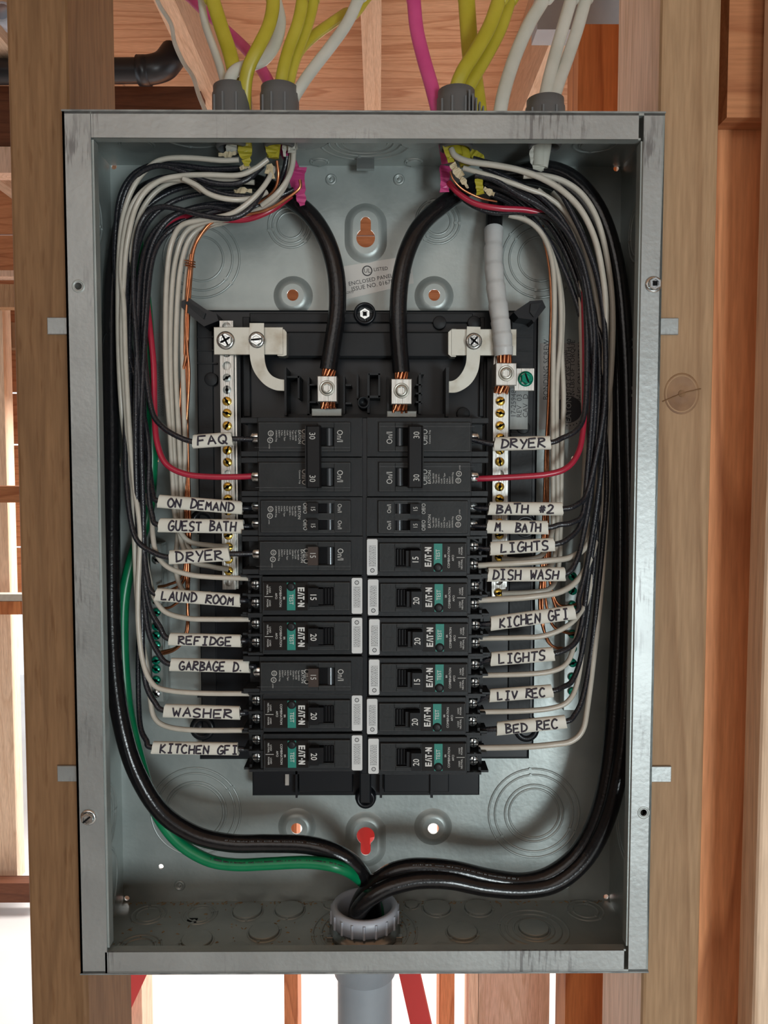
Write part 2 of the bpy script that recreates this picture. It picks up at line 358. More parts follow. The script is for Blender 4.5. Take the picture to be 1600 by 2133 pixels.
# things past the left stud
lb = lambda px, py, d: mm(px, py, d)
def slab(name, px0, py0, px1, py1, d, th, mt, label, cat, grp=None, dx0=0):
    a = mm(px0, py0, d); c = mm(px1, py1, d)
    return mbox(name, min(a.x, c.x) - dx0, max(a.x, c.x), d * .001, d * .001 + th, min(a.z, c.z), max(a.z, c.z), mt, label, cat, grp)
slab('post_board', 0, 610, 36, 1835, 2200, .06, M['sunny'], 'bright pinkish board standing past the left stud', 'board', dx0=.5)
slab('post_board', 38, 640, 64, 1815, 2150, .06, M['pale'], 'narrow pinkish board standing next to the left stud edge', 'board')
slab('ledge_board', 0, 563, 60, 576, 2000, .05, M['pale'], 'pale ledge board past the left stud', 'board', dx0=.4)
slab('ledge_board', 0, 592, 60, 640, 2050, .05, M['fir'], 'tan board under the pale ledge past the left stud', 'board', dx0=.4)
slab('ledge_board', 0, 1238, 60, 1252, 2000, .04, M['wcable'], 'white rail crossing the pinkish boards past the left stud', 'rail', dx0=.4)
slab('ledge_board', 0, 1253, 60, 1280, 2010, .04, M['orange'], 'orange rail crossing the pinkish boards past the left stud', 'rail', dx0=.4)
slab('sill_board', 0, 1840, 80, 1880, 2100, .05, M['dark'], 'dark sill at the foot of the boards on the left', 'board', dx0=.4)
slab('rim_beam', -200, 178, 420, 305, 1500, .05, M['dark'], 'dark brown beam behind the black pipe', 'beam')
slab('ledge_board', -100, 305, 40, 360, 1480, .05, M['pale'], 'pale board under the dark beam past the left stud', 'board')
# black drain pipe with elbow
p = empty('drain_pipe', mm(280, 150, 1350), 'black plastic drain pipe with an elbow past the left stud', 'pipe')
b = MB(); b.tube([U(-60, 150, 1350), U(100, 149, 1350), U(296, 147, 1350)], 27, 20); b.build('pipe', M['abs'], p)
b = MB(); b.lathe(U(288, 147, 1350), (1, 0, 0), [(27, 0), (32, 0), (32, 26), (27, 26)], 24); b.build('socket', M['abs'], p)
b = MB(); b.tube([U(300, 147, 1350), U(325, 143, 1350), U(345, 134, 1360), U(362, 112, 1380)], 31, 20); b.build('elbow', M['abs'], p)
b = MB(); b.lathe(U(4, 24, 900), (0, 1, 0), [(13, 0), (17, 0), (17, 40), (13, 40)], 24); tag(b.build('pipe_end', M['bush']), 'small grey pipe end at the top left corner', 'pipe')
# near studs the box hangs between (front faces 13 mm behind the flange)
SF = 13.
def vstud(name, xl, xr, y0, y1, mt, label, cat='stud', z0=-1449, z1=969):
    b = MB(); n = 12; ang = 2.5
    prof = [(xl, y1), (xl, y0 + ang), (xl + ang * .4, y0 + ang * .3), (xl + ang, y0), (xr - ang, y0), (xr - ang * .4, y0 + ang * .3), (xr, y0 + ang), (xr, y1)]
    vs = [(x, y, z_) for z_ in (z0, z1) for x, y in prof]; k = len(prof)
    b.add(vs, [tuple(range(k)), tuple(range(2 * k - 1, k - 1, -1))] + [(i, (i + 1) % k, (i + 1) % k + k, i + k) for i in range(k)])
    o = b.build(name, mt); tag(o, label, cat); return o
XL = -182.6; XR = 182.6
vstud('wall_stud', XL - 37.2, XL, SF, SF + 89, M['post'], 'weathered brown stud standing left of the metal box')
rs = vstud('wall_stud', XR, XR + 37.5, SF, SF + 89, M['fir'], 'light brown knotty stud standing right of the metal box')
vstud('side_board', XR + 38, XR + 120, 45, 100, M['warmboard'], 'orange fir board with dark grain right of the knotty stud', 'board')
EX = U(1565, 1066, 22).x
vstud('wall_stud', EX, EX + 60, 0, 22, M['sunny'], 'pale stud cut off by the right edge of the frame')
# knot on the right stud
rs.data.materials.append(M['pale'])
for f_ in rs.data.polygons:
    if f_.normal.x < -.9: f_.material_index = 1  # left face in paler wood, light on that side put into the colour
kn = U(1420, 820, SF)
b = MB(); b.lathe((kn.x, SF + .6, kn.z), (0, -1, 0), [(13.5, 0), (12.8, 1.0), (11.5, .5), (9, 1.0), (7.8, .6), (5, .95), (1e-3, .8)], 28, sx=1., sz=.86)
o = b.build('wood_knot', M['knot'], rs)
b = MB(); b.tube([(kn.x - 12, SF - .5, kn.z - 5), (kn.x, SF - .6, kn.z), (kn.x + 12, SF - .5, kn.z + 3)], .35, 5); b.disc((kn.x, SF + .2, kn.z), (0, -1, 0), 2.2, .9, 12); b.build('knot_crack', M['post'], rs)
# block at the top right corner, post behind the box at the upper right
a, c_ = U(1520, 0, 26), U(1600, 245, 26)
b = MB(); b.box(a.x, c_.x + 30, 26, 44, c_.z, a.z + 60); tag(b.build('blocking', M['orangex']), 'orange brown blocking piece at the top right corner', 'block')
a, c_ = U(1206, 50, 190), U(1292, 240, 190)
b = MB(); b.box(a.x, c_.x, 190, 228, -1449, a.z); tag(b.build('cripple_stud', M['orange']), 'orange short stud with vertical grain behind the right white cables', 'stud')
a, c_ = U(1120, -20, 330), U(1300, 62, 330)
b = MB(); b.box(a.x, c_.x, 330, 360, c_.z, a.z); tag(b.build('grey_duct', M['pvc']), 'pale grey sheet behind the top of the short stud', 'duct')

# ================================================================ the enclosure
WH = 181.5; HH = 268.; D = 82.; T = 1.4
panel = empty('breaker_box', W((0, D, -HH)), 'open grey steel breaker box mounted between two studs', 'box')
# back plate with real holes
KEY1 = U(762, 487, D); KEY2 = U(762, 1747, D)
HOLES = [U(611, 617, D), U(904, 617, D), U(619, 1721, D), U(902, 1721, D)]
def key_out(x, z, up, r=6.6, rs=3.7, h=9):
    s = 1 if up else -1; a0 = math.asin(rs / r); pts = []
    for i in range(21):
        a = PI / 2 + a0 + (2 * PI - 2 * a0) * i / 20; pts.append((x + r * math.cos(a), z + s * (r * math.sin(a))))
    for i in range(9):
        a = PI * i / 8; pts.append((x + rs * math.cos(a), z + s * (h + 2 + rs * math.sin(a))))
    return pts
back_holes = [stad(KEY1.x, KEY1.z, 14.5, 6), stad(KEY2.x, KEY2.z, 14.5, 6)] + [circ(h.x, h.z, 13.5) for h in HOLES] + \
    [circ(*(lambda q: (q.x, q.z))(U(px, py, D)), 1.9, 12) for px, py in ((238, 348), (1283, 352), (265, 1870), (1262, 1867), (336, 1804), (325, 960), (1195, 955))]
flat = lambda a, b_, c: (a, D + c, b_)
plate('back_plate', [(-WH, -HH), (WH, -HH), (WH, HH), (-WH, HH)], back_holes, T, M['zinc'], panel, flat)
def emboss(poly_fn, steps, name, inner, lab=None):
    """raised pad: outline loops growing out of the sheet, ending in a holed flat"""
    b = MB(); loops = [poly_fn(r) for r, _ in steps]; n = len(loops[0]); vs = []
    for (r, h), lp in zip(steps, loops): vs += [(x, D - T / 2 - h, z_) for x, z_ in lp]
    b.add(vs, [(k * n + i, k * n + (i + 1) % n, (k + 1) * n + (i + 1) % n, (k + 1) * n + i) for k in range(len(steps) - 1) for i in range(n)], True)
    r, h = steps[-1]; o = b.build(name, M['zinc'], panel)
    plate(name + '_face', poly_fn(r), [inner], 1., M['zinc'], o, lambda a, c, dd: (a, D - T / 2 - h + .5 + dd, c)); return o
ST = [(0, 0), (-1.5, .7), (-3, 2.), (-4.6, 3.), (-6.2, 3.3)]
for K, up in ((KEY1, True), (KEY2, False)):
    s = 1 if up else -1
    emboss(lambda r: stad(K.x, K.z, 15 + r, 6), ST, 'keyhole_pad', key_out(K.x, K.z - s * 4, up))
for h in HOLES:
    emboss(lambda r: circ(h.x, h.z, 14 + r, 36), ST, 'mounting_pad', circ(h.x, h.z, 4.1, 24))
# knockouts in the back plate: embossed rings and little ties
def knock(c, ax, rings, name='knockout', ties=3, mt='zinc', par=None, slug=0.):
    b = MB()
    for r in rings: b.ring(c, ax, r, .85, 48)
    ax = Vector(ax); u, w = frame_of(ax); ph = random.random() * 6
    for i in range(ties):
        a = ph + i * 2 * PI / ties
        for r in rings[:2]: b.disc(Vector(c) + u * (r * math.cos(a)) + w * (r * math.sin(a)), ax, 1.2, 1.0, 8)
    if slug: b.disc(c, ax, rings[-1] - .8, slug, 36, .3)
    return b.build(name, M[mt], par or panel)
yb = D - T / 2
for px, py, rr in ((420, 540, (27, 22, 15.5)), (1125, 540, (27, 22, 15.5)), (605, 470, (15.5, 12.5, 9)), (912, 462, (15.5, 12.5, 9)),
                   (408, 1690, (33, 29, 22.5, 20.5)), (1112, 1693, (33.5, 29, 21.5, 18.5))):
    c = U(px, py, D); knock((c.x, yb, c.z), (0, -1, 0), rr)
for px, py in ((690, 375), (831, 375), (375, 1843), (1178, 1840), (1190, 592)):
    c = U(px, py, D); b = MB(); b.lathe((c.x, yb, c.z), (0, -1, 0), [(4.2, 0), (3.6, 1.2), (2.6, 1.3), (2.2, .4), (.9, .4), (.7, 1.6), (1e-3, 1.7)], 20); b.build('dimple', M['zinc'], panel)
# side walls, top and bottom walls
def side_wall(name, x, s):
    holes = []
    plate(name, [(0, -HH), (D, -HH), (D, HH), (0, HH)], holes, T, M['zinc'], panel, lambda a, b_, c: (x + c, a, b_))
side_wall('left_side', -WH + T / 2, 1); side_wall('right_side', WH - T / 2, -1)
zt = HH - T / 2
TOPC = [(484, 37.), (583, 37.), (950, 37.), (1135, 33.)]      # px at depth of the four cable connectors
def topx(px, d): 
    q = UZ(px, 230, zt); t = (d - CAM.y); r = ray(px, 285); return (CAM + r * (t / r.y)).x
tc = [(topx(px, d), d) for px, d in TOPC]
cc = (topx(760, 42), 42.)
plate('top_wall', [(-WH, 0), (WH, 0), (WH, D), (-WH, D)], [circ(x, d, 10.6, 24) for x, d in tc], T, M['zinc'], panel, lambda a, b_, c: (a, b_, zt + c))
CX = U(760, 1950, 42).x; CDp = 42.
plate('bottom_wall', [(-WH, 0), (WH, 0), (WH, D), (-WH, D)], [circ(CX, CDp, 19.5, 32)], T, M['zinc'], panel, lambda a, b_, c: (a, b_, -zt + c))
# knockouts in the top wall (seen from below)
up_ = (0, 0, -1)
for px, d, rr in ((760, 40, (30, 24, 19, 15)), (285, 45, (11,)), (400, 30, (20, 14)), (665, 74, (6,)), (862, 74, (6,)), (1240, 42, (14, 10)), (640, 36, (14,)), (875, 36, (14,))):
    knock((topx(px, d), d, zt - T / 2), up_, rr, slug=1.2)
kx = topx(760, 40)
for yy in (12, 66): o = MB(); o.box(kx - 6, kx + 6, yy - 2, yy + 2, zt - 9, zt - 1); o.build('knockout_clamp', M['clear'], panel)
# knockouts in the bottom wall
zb = -zt + T / 2; dn = (0, 0, 1)
for px, py, rr, sl in ((310, 1905, (12, 8.5), 0), (416, 1905, (12, 9), 0), (515, 1900, (11,), 2), (603, 1897, (11,), 2), (550, 1943, (11,), 2), (410, 1960, (11,), 2),
                       (288, 1975, (15, 11), 0), (490, 1985, (11,), 2), (590, 1987, (11,), 2), (910, 1893, (10.5,), 2), (996, 1892, (10.5,), 2), (963, 1943, (11,), 2),
                       (1112, 1936, (24, 19, 14, 11), 2), (922, 1986, (11,), 2), (1020, 1986, (11,), 2), (857, 1878, (5.5,), 1.5), (690, 1878, (5.5,), 1.5), (1218, 1893, (13, 9), 0)):
    c = UZ(px, py, zb); c.y = min(c.y, D - rr[0] - 1.5)
    knock((c.x, c.y, zb), dn, rr, slug=sl)
knock((CX, CDp, zb), dn, (36, 30), ties=4)
b = MB(); q = UZ(402, 1917, zb); b.box(q.x - 4, q.x + 3, q.y - 3, q.y + 2, zb, zb + .5); b.build('open_slot', M['hole'], panel)
# knockouts pressed in the side walls
for px, py, rr in ((203, 460, (20, 16)), (208, 720, (10,)), (215, 900, (8,)), (221, 1530, (15, 11)), (226, 1700, (26, 21)), (232, 1830, (26,)), (200, 380, (9,))):
    c = UX(px, py, -WH + T); knock((-WH + T, 42, c.z), (1, 0, 0), rr)
for px, py, rr in ((1330, 480, (20, 16)), (1330, 760, (20, 15)), (1322, 1560, (15, 11)), (1318, 1740, (26, 21))):
    c = UX(px, py, WH - T); knock((WH - T, 42, c.z), (-1, 0, 0), rr)
# front flanges
def flange(name, x0, x1, z0, z1, holes, mt='zinc_edge'):
    return plate(name, [(x0, z0), (x1, z0), (x1, z1), (x0, z1)], holes, 1.5, M[mt], panel, lambda a, b_, c: (a, .75 + c, b_))
h1 = U(163, 596, 0); h2 = U(185, 1702, 0); h3 = U(1361, 593, 0); h4 = U(1341, 1693, 0)
lx1 = U(188, 235, 0).x; rx0 = U(1342, 238, 0).x
flange('left_flange', -WH, lx1, -HH, HH, [circ(h1.x, h1.z, 2.2, 16)])
flange('right_flange', rx0, WH, -HH, HH, [circ(h4.x, h4.z, 2.2, 16)])
ztf = U(760, 288, 0).z; zbf = U(760, 1982, 0).z
flange('top_flange', lx1 + .3, U(1331, 250, 0).x, ztf, HH, []); flange('bottom_flange', U(219, 2000, 0).x, U(1300, 2000, 0).x, -HH, zbf, [])
b = MB()
b.box(-WH, -WH + 1.4, 0, 12, -HH, HH); b.box(WH - 1.4, WH, 0, 12, -HH, HH); b.box(lx1, lx1 + 1.2, 1.5, 9, -HH + 16, HH - 16); b.box(rx0 - 1.2, rx0, 1.5, 9, -HH + 16, HH - 16)
b.box(-WH + 14, WH - 14, 1.5, 7, ztf, ztf + 1.2); b.box(-WH + 14, WH - 14, 1.5, 7, zbf - 1.2, zbf); b.build('flange_lip', M['zinc'], panel)
b = MB(); b.box(-WH - .4, WH + .4, -.2, 6, HH, HH + 1.0); b.box(-WH - .4, WH + .4, -.2, 6, -HH - 1., -HH); b.build('fold_seam', M['zinc_dark'], panel)
for h in (h1, h4):
    b = MB(); b.lathe((h.x, .0, h.z), (0, -1, 0), [(4.2, -.1), (3.6, .25), (2.6, .1), (2.3, -.4)], 24); b.build('screw_dimple', M['zinc'], panel)
# wood screws' mounting tabs on the studs
for px, py, s in ((117, 679, -1), (1396, 680, 1), (138, 1611, -1), (1381, 1612, 1)):
    c = U(px, py, SF - 1); x1 = -WH if s < 0 else WH; x2 = U({117: 99, 1396: 1413, 138: 120, 1381: 1398}[px], py, SF - 1).x
    b = MB(); b.box(min(x1, x2), max(x1, x2), SF - 1.8, SF - .3, c.z - 5.2, c.z + 5.2, .4); b.build('mounting_tab', M['zinc_edge'], panel)

def hexscrew(name, p, r, parent=None, mt='screw', drive='square', ax=(0, -1, 0), label=None, cat=None, tilt=0., slot_mat='hole', h=3.):
    p = Vector(p); ax = Vector(ax); b = MB()
    b.lathe(p, ax, [(r * 1.0, 0), (r * 1.28, .2), (r * 1.28, .8), (r * 1.0, 1.1)], 24)
    b.lathe(p, ax, [(r, .8), (r, h - .4), (r * .9, h), (r * .62, h), (r * .56, h - .5), (1e-3, h - .6)], 6, False)
    o = b.build(name, M[mt], parent, origin=None)
    d = MB()
    if drive == 'square': 
        u = .34 * r; d.box(p.x - u, p.x + u, p.y - h - .1, p.y - h + 1, p.z - u, p.z + u)
    if drive in ('slot', 'cross'):
        a = tilt
        for k in range(2 if drive == 'cross' else 1):
            dx = Vector((math.cos(a), 0, math.sin(a))) * r * .78; n = Vector((-math.sin(a), 0, math.cos(a))) * r * .13; q = p + ax * (h + .06)
            d.hexa([q - dx - n, q + dx - n, q + dx + n, q - dx + n] + [v + Vector((0, 1, 0)) for v in (q - dx - n, q + dx - n, q + dx + n, q - dx + n)]); a += PI / 2
    if d.v: d.build('drive_recess', M[slot_mat], o)
    if label: tag(o, label, cat)
    return o
hexscrew('cover_screw', (h3.x, 0, h3.z), 3.9, None, label='zinc hex cover screw high on the right flange', cat='screw', h=4)
hexscrew('cover_screw', (h2.x, 0, h2.z), 3.9, None, drive='slot', tilt=.7, label='zinc slotted cover screw low on the left flange', cat='screw', h=4)

# stickers on the steel
st = empty('listing_sticker', W(U(770, 585, D)), 'clear film sticker with round listing mark on the back plate', 'sticker')
q = [U(708, 556, yb - .15), U(856, 532, yb - .15), U(862, 590, yb - .15), U(712, 626, yb - .15)]
b = MB(); b.hexa(q[::-1] + [v + Vector((0, .12, 0)) for v in q[::-1]]); b.build('film', M['foil'], st)
b = MB(); yt = yb - .35
c = U(765, 564, yt); b.ring((c.x, yt, c.z), (0, -1, 0), 3.3, .35, 28); b.text('UL', 4.2, (c.x, yt, c.z), 0)
c = U(787, 562, yt); b.text('LISTED', 3.4, (c.x - 3, yt, c.z), 6, 'LEFT')
c = U(726, 592, yt); b.text('ENCLOSED PANELBOARD', 3.9, (c.x, yt, c.z), 11, 'LEFT')
c = U(732, 600, yt); b.text('ISSUE NO. 0167823', 4.2, (c.x, yt, c.z - 1), 11, 'LEFT')
c = U(714, 611, yt); b.text('S-52977', 2.4, (c.x, yt, c.z), 7, 'LEFT'); b.build('printing', M['inkblack'], st)
st = empty('bonding_sticker', W(U(1170, 805, D)), 'dull sticker with torque wording behind the right hand wires', 'sticker')
a, c_ = U(1125, 715, yb - .15), U(1216, 895, yb - .15)
b = MB(); b.box(a.x, c_.x, yb - .25, yb - .1, c_.z, a.z); b.build('film', M['darkfoil'], st)
b = MB()
for px, py, tx, sz in ((1138, 770, 'BONDING SCREW', 5.2), (1178, 765, 'IF USED, TIGHTEN', 3), (1185, 768, 'INTO CASE WITH 40', 4.6), (1193, 768, 'IN-LBS OF TORQUE', 4.6), (1209, 775, 'PLUG-ON NEUTRAL', 5)):
    q = U(px, py, yt); b.text(tx, sz, (q.x, yt, q.z), 90)
q = U(1185, 853, yt); b.disc((q.x, yt, q.z), (0, -1, 0), 9.5, .1, 32)
for i in range(30):
    a = 2 * PI * i / 30; b.disc((q.x + 11.5 * math.cos(a), yt, q.z + 11.5 * math.sin(a)), (0, -1, 0), .5, .1, 8)
b.build('printing', M['inkblack'], st); b = MB(); b.text('EATON', 5.5, (q.x, yt - .2, q.z), 90); b.build('lettering', M['foil'], st)
def fineprint(b, x0, x1, z0, z1, y, n, vertical=True, rnd=random):
    """illegible fine print: short flat dashes, as in the photo"""
    for i in range(n):
        f = (i + .5) / n
        if vertical:
            x = x0 + (x1 - x0) * f; z_ = z0
            while z_ < z1: 
                l = rnd.uniform(.5, 1.6); b.box(x - .16, x + .16, y - .05, y + .05, z_, min(z1, z_ + l)); z_ += l + .4
st = empty('wall_sticker', W(UX(212, 1150, -WH + T)), 'grey fine print sticker on the left side wall of the box', 'sticker')
z1 = UX(212, 1046, -WH + T).z; z0 = UX(212, 1258, -WH + T).z
b = MB(); b.box(-WH + T, -WH + T + .2, 12, 38, z0, z1); b.build('film', M['darkfoil'], st)
b = MB()
for i in range(9): b.box(-WH + T + .2, -WH + T + .3, 15 + i * 2.4, 15.5 + i * 2.4, z0 + 5, z1 - 22 - 3 * (i % 3))
b.build('printing', M['inkblack'], st)
st = empty('notice_sticker', W(U(332, 785, D)), 'narrow fine print sticker behind the left white wires', 'sticker')
a, c_ = U(318, 694, yb - .15), U(344, 876, yb - .15)
b = MB(); b.box(a.x, c_.x, yb - .25, yb - .1, c_.z, a.z); b.build('film', M['foil'], st)
b = MB(); fineprint(b, a.x + 1, c_.x - 1, c_.z + 3, a.z - 20, yb - .3, 6); b.build('printing', M['inkblack'], st)

# ================================================================ interior: black back pan, bars, lugs
def rng(px0, py0, px1, py1, d):
    a, b_ = U(px0, py0, d), U(px1, py1, d); return min(a.x, b_.x), max(a.x, b_.x), min(a.z, b_.z), max(a.z, b_.z)
def pbox(b, px0, py0, px1, py1, d0, d1, ch=0.):
    x0, x1, z0, z1 = rng(px0, py0, px1, py1, d0); b.box(x0, x1, d0, d1, z0, z1, ch); return b
yp = D - T - .2
pan = empty('bus_back_pan', W(U(760, 1580, yp)), 'black moulded plastic pan carrying all the breakers on the back plate', 'pan')
b = MB(); pbox(b, 408, 645, 1112, 1560, 66, yp, 1.5); b.build('pan_base', M['pan'], pan)
b = MB(); pbox(b, 415, 1555, 1103, 1582, 68, yp, 2); b.build('pan_foot', M['pan'], pan)
b = MB(); pbox(b, 525, 1560, 999, 1657, 60, yp - 2, 1)
for x in (618, 794, 900): pbox(b, x - 3, 1560, x + 2, 1662, 52, 60)
pbox(b, 622, 1608, 735, 1650, 55, 60, .5); pbox(b, 800, 1608, 935, 1650, 55, 60, .5)
b.build('lower_tray', M['pan'], pan)
for px in (598, 922):
    b = MB(); pbox(b, px - 4, 1606, px + 4, 1636, 57, 59); b.build('bus_end', M['bright'], pan)
c = U(762, 1658, 60)
b = MB(); b.lathe((c.x, yp, c.z), (0, -1, 0), [(8, 0), (7.6, 22), (6.8, 26), (4.5, 26.6), (3.8, 24), (3.6, 12), (1e-3, 12)], 28)
b.box(c.x - 4, c.x + 4, 40, 66, c.z + 3, c.z + 30, 1); b.build('screw_boss', M['pan'], pan)
c = U(760, 653, 62)
b = MB(); b.lathe((c.x, yp, c.z), (0, -1, 0), [(9, 0), (7.8, 14), (7.6, 19), (6.8, 20), (5.6, 19.4), (5.3, 16), (1e-3, 15)], 32); b.build('screw_boss', M['pan'], pan)
hexscrew('pan_screw', (c.x, yp - 15, c.z), 4.0, pan)
# ribs, pads and steps of the pan
b = MB()
for (x0, y0, x1, y1, d) in ((410, 664, 452, 1500, 64.6), (1066, 664, 1104, 1500, 64.6), (505, 660, 522, 868, 63), (1000, 660, 1008, 868, 63), (520, 652, 760, 672, 63.5), (762, 652, 985, 672, 63.5)):
    pbox(b, x0, y0, x1, y1, d, 66.3, .5)
b.build('raised_pads', M['black'], pan)
b = MB()
for y in (700, 728, 755, 902, 1110, 1290, 1378, 1450): pbox(b, 1064, y, 1108, y + 3, 63.6, 65); pbox(b, 411, y, 452, y + 3, 63.6, 65)
b.build('ribs', M['black'], pan)
for px, py in ((916, 672), (988, 672), (965, 862), (1090, 890), (440, 790)):
    b = MB(); q = U(px, py, 63); b.lathe((q.x, 66, q.z), (0, -1, 0), [(4.6, 0), (4.6, 3.2), (4.2, 3.4), (1e-3, 3.4)], 20); b.build('moulding_mark', M['black'], pan)
def prismp(b, pts, d0, d1): return b.prism([(lambda q: (q.x, q.z))(U(x, y, d0)) for x, y in pts], d0, d1)
# corner hooks of the pan
b = MB(); prismp(b, [(378, 627), (395, 621), (430, 645), (450, 652), (455, 668), (425, 680), (402, 662), (378, 640)], 46, 66); b.build('wire_hook', M['pan'], pan)
b = MB(); prismp(b, [(1104, 627), (1130, 625), (1137, 640), (1112, 672), (1108, 666), (1080, 662), (1070, 650)], 46, 66); b.build('wire_hook', M['pan'], pan)
for s_ in ([(384, 630), (392, 627), (428, 652), (424, 664)], [(1106, 633), (1128, 631), (1112, 660), (1104, 650)]): b = MB(); prismp(b, s_, 44.5, 46); b.build('hook_rib', M['black'], pan)
# round ears on the pan edges
for px, py in ((418, 1088), (1097, 1098), (418, 1522), (1100, 1525)):
    q = U(px, py, 60); b = MB(); b.lathe((q.x, yp, q.z), (0, -1, 0), [(9.5, 0), (9, 15), (7.5, 16), (5, 16), (4.4, 13), (1e-3, 13)], 28); b.build('pan_ear', M['pan'], pan)
# upper cross bar and lug bay
b = MB(); pbox(b, 596, 690, 936, 745, 56, 66, 1.2); b.build('cross_bar', M['black'], pan)
b = MB()
for (x0, y0, x1, y1, d0) in ((592, 765, 597, 865, 40), (620, 783, 624, 830, 44), (592, 783, 625, 787, 44), (640, 785, 645, 865, 50), (715, 783, 719, 862, 48), (743, 778, 747, 830, 44), (765, 778, 770, 860, 44),
                          (768, 776, 792, 781, 44), (788, 778, 792, 828, 44), (766, 824, 792, 829, 44), (806, 783, 811, 862, 50), (872, 780, 877, 862, 46), (876, 776, 884, 780, 46), (929, 765, 935, 868, 40), (592, 862, 935, 870, 50),
                          (720, 800, 732, 804, 46), (720, 838, 732, 842, 46), (866, 800, 880, 803, 46), (866, 818, 880, 821, 46), (866, 836, 880, 839, 46), (645, 800, 658, 803, 47), (645, 836, 658, 839, 47)):
    pbox(b, x0, y0, x1, y1, d0, 66)
b.build('lug_bay_walls', M['black'], pan)
q = U(757, 838, 40); b = MB(); b.lathe((q.x, 66, q.z), (0, -1, 0), [(4, 0), (4, 26), (3.6, 26.4), (2.9, 26), (2.8, 18), (1e-3, 18)], 20); b.build('bay_post', M['black'], pan)
b = MB(); pbox(b, 530, 868, 996, 1612, 52, 66); b.build('bus_cover', M['pan'], pan)
b = MB(); pbox(b, 752, 870, 766, 1612, 18, 52, .4); b.build('centre_divider', M['pan'], pan)
b = MB(); pbox(b, 649, 851, 712, 867, 46, 50, .4); b.build('bus_tab', M['zinc'], pan)
b = MB(); pbox(b, 806, 856, 868, 869, 46, 50, .4); b.build('bus_tab', M['zinc'], pan)
# moulded part number at the right of the neutral bar
b = MB(); pbox(b, 1062, 806, 1100, 895, 62.4, 64.6, .3); b.build('number_plate', M['zinc_dark'], pan)
b = MB()
for px, tx in ((1070, '17-25948'), (1082, 'REV  03'), (1095, 'CAV  D')):
    q = U(px, 870, 62.2); b.text(tx, 5.0, (q.x, 62.2, q.z), 90, 'LEFT')
b.build('moulded_number', M['inkblack'], pan)

# ---- neutral bars with their screws
def slot_screw(name, p, r, par, mt, tilt, h=2.):
    b = MB(); b.lathe(p, (0, -1, 0), [(r * .96, 0), (r, .4), (r, h - .3), (r * .9, h), (1e-3, h + .1)], 20)
    o = b.build(name, M[mt], par); p = Vector(p)
    d = MB(); dx = Vector((math.cos(tilt), 0, math.sin(tilt))) * r * .95; n = Vector((-math.sin(tilt), 0, math.cos(tilt))) * r * .17; q = p + Vector((0, -h - .15, 0))
    d.hexa([q - dx - n, q + dx - n, q + dx + n, q - dx + n] + [v + Vector((0, 1, 0)) for v in (q - dx - n, q + dx - n, q + dx + n, q - dx + n)]); d.lathe(q, (0, 1, 0), [(1e-3, 0), (r * .38, 0), (r * .38, .6)], 12, False)
    d.build('slot', M['hole'], o); return o
NBY = 48.
def bar(label, x0t, x1t, x0b, x1b, yt_, yb_, screws, rightbright):
    r_ = empty('neutral_bar', W(U((x0t + x1t) / 2, yb_, NBY)), label, 'bar', 'neutral bars')
    xm = (U(x0t, yt_, NBY).x + U(x0b, yb_, NBY).x) / 2; w = U(x1t, yt_, NBY).x - U(x0t, yt_, NBY).x
    z1, z0 = U(x0t, yt_, NBY).z, U(x0b, yb_, NBY).z
    hs = []
    for py, kd, sx in screws:
        q = U(sx, py, NBY); hs.append((q.z, kd))
    plate('bar_face', [(xm, z0), (xm + w, z0), (xm + w, z1), (xm, z1)], [circ(xm + w / 2, z_, 3.0, 18) for z_, k in hs if k == 'hole'], 1.2, M['alu'], r_, lambda a, b_, c: (a, NBY + .6 + c, b_))
    b = MB(); b.box(xm + .3, xm + w - .3, NBY + 4.2, NBY + 9, z0, z1); b.box(xm, xm + 1.1, NBY + 1.2, NBY + 9, z0, z1); b.box(xm + w - 1.1, xm + w, NBY + 1.2, NBY + 9, z0, z1); b.build('bar_body', M['alu'], r_)
    b = MB(); b.box(xm + w + .3, xm + w + 1.4, NBY + 3, NBY + 14, z0, z1 - 20); b.build('bar_rail', M['bright'], r_)
    b = MB(); b.box(xm - 3, xm + w + 3, NBY + 9, 66, z0 + 2, z1 - 2); b.build('bar_cradle', M['pan'], r_)
    for z_, k in hs:
        if k == 'hole': continue
        slot_screw('terminal_screw', (xm + w / 2, NBY + .4, z_), 3.0, r_, {'g': 'brass', 's': 'zinc'}[k], random.uniform(-.5, .6) + random.choice((0, 0, PI / 2)), 2.2 if k == 'g' else .6)
    return r_
LS = [(680, 'hole', 468), (735, 'hole', 470), (762, 'hole', 470), (787, 's', 470), (812, 's', 470)] + [(y, k, 472) for y, k in ((836, 'g'), (861, 'g'), (887, 'g'), (913, 'g'), (938, 'g'), (963, 'g'), (988, 'hole'),
      (1014, 'g'), (1039, 'g'), (1064, 'g'), (1089, 'g'), (1115, 'g'), (1139, 'g'), (1165, 'g'), (1189, 'g'), (1213, 'hole'))]
bar('left neutral bar with a column of brass screws', 455, 483, 466, 492, 668, 1228, LS, 0)
RS = [(y, k, 1044) for y, k in ((811, 'g'), (836, 'g'), (861, 'g'), (887, 'g'), (912, 'g'), (938, 'g'), (962, 'g'), (988, 'hole'), (1014, 'g'), (1039, 'g'), (1064, 'g'), (1089, 'g'), (1114, 'g'), (1160, 'g'), (1183, 'g'), (1210, 'hole'), (1235, 'g'))]
bar('right neutral bar with a column of brass screws', 1029, 1058, 1024, 1053, 735, 1243, RS, 1)

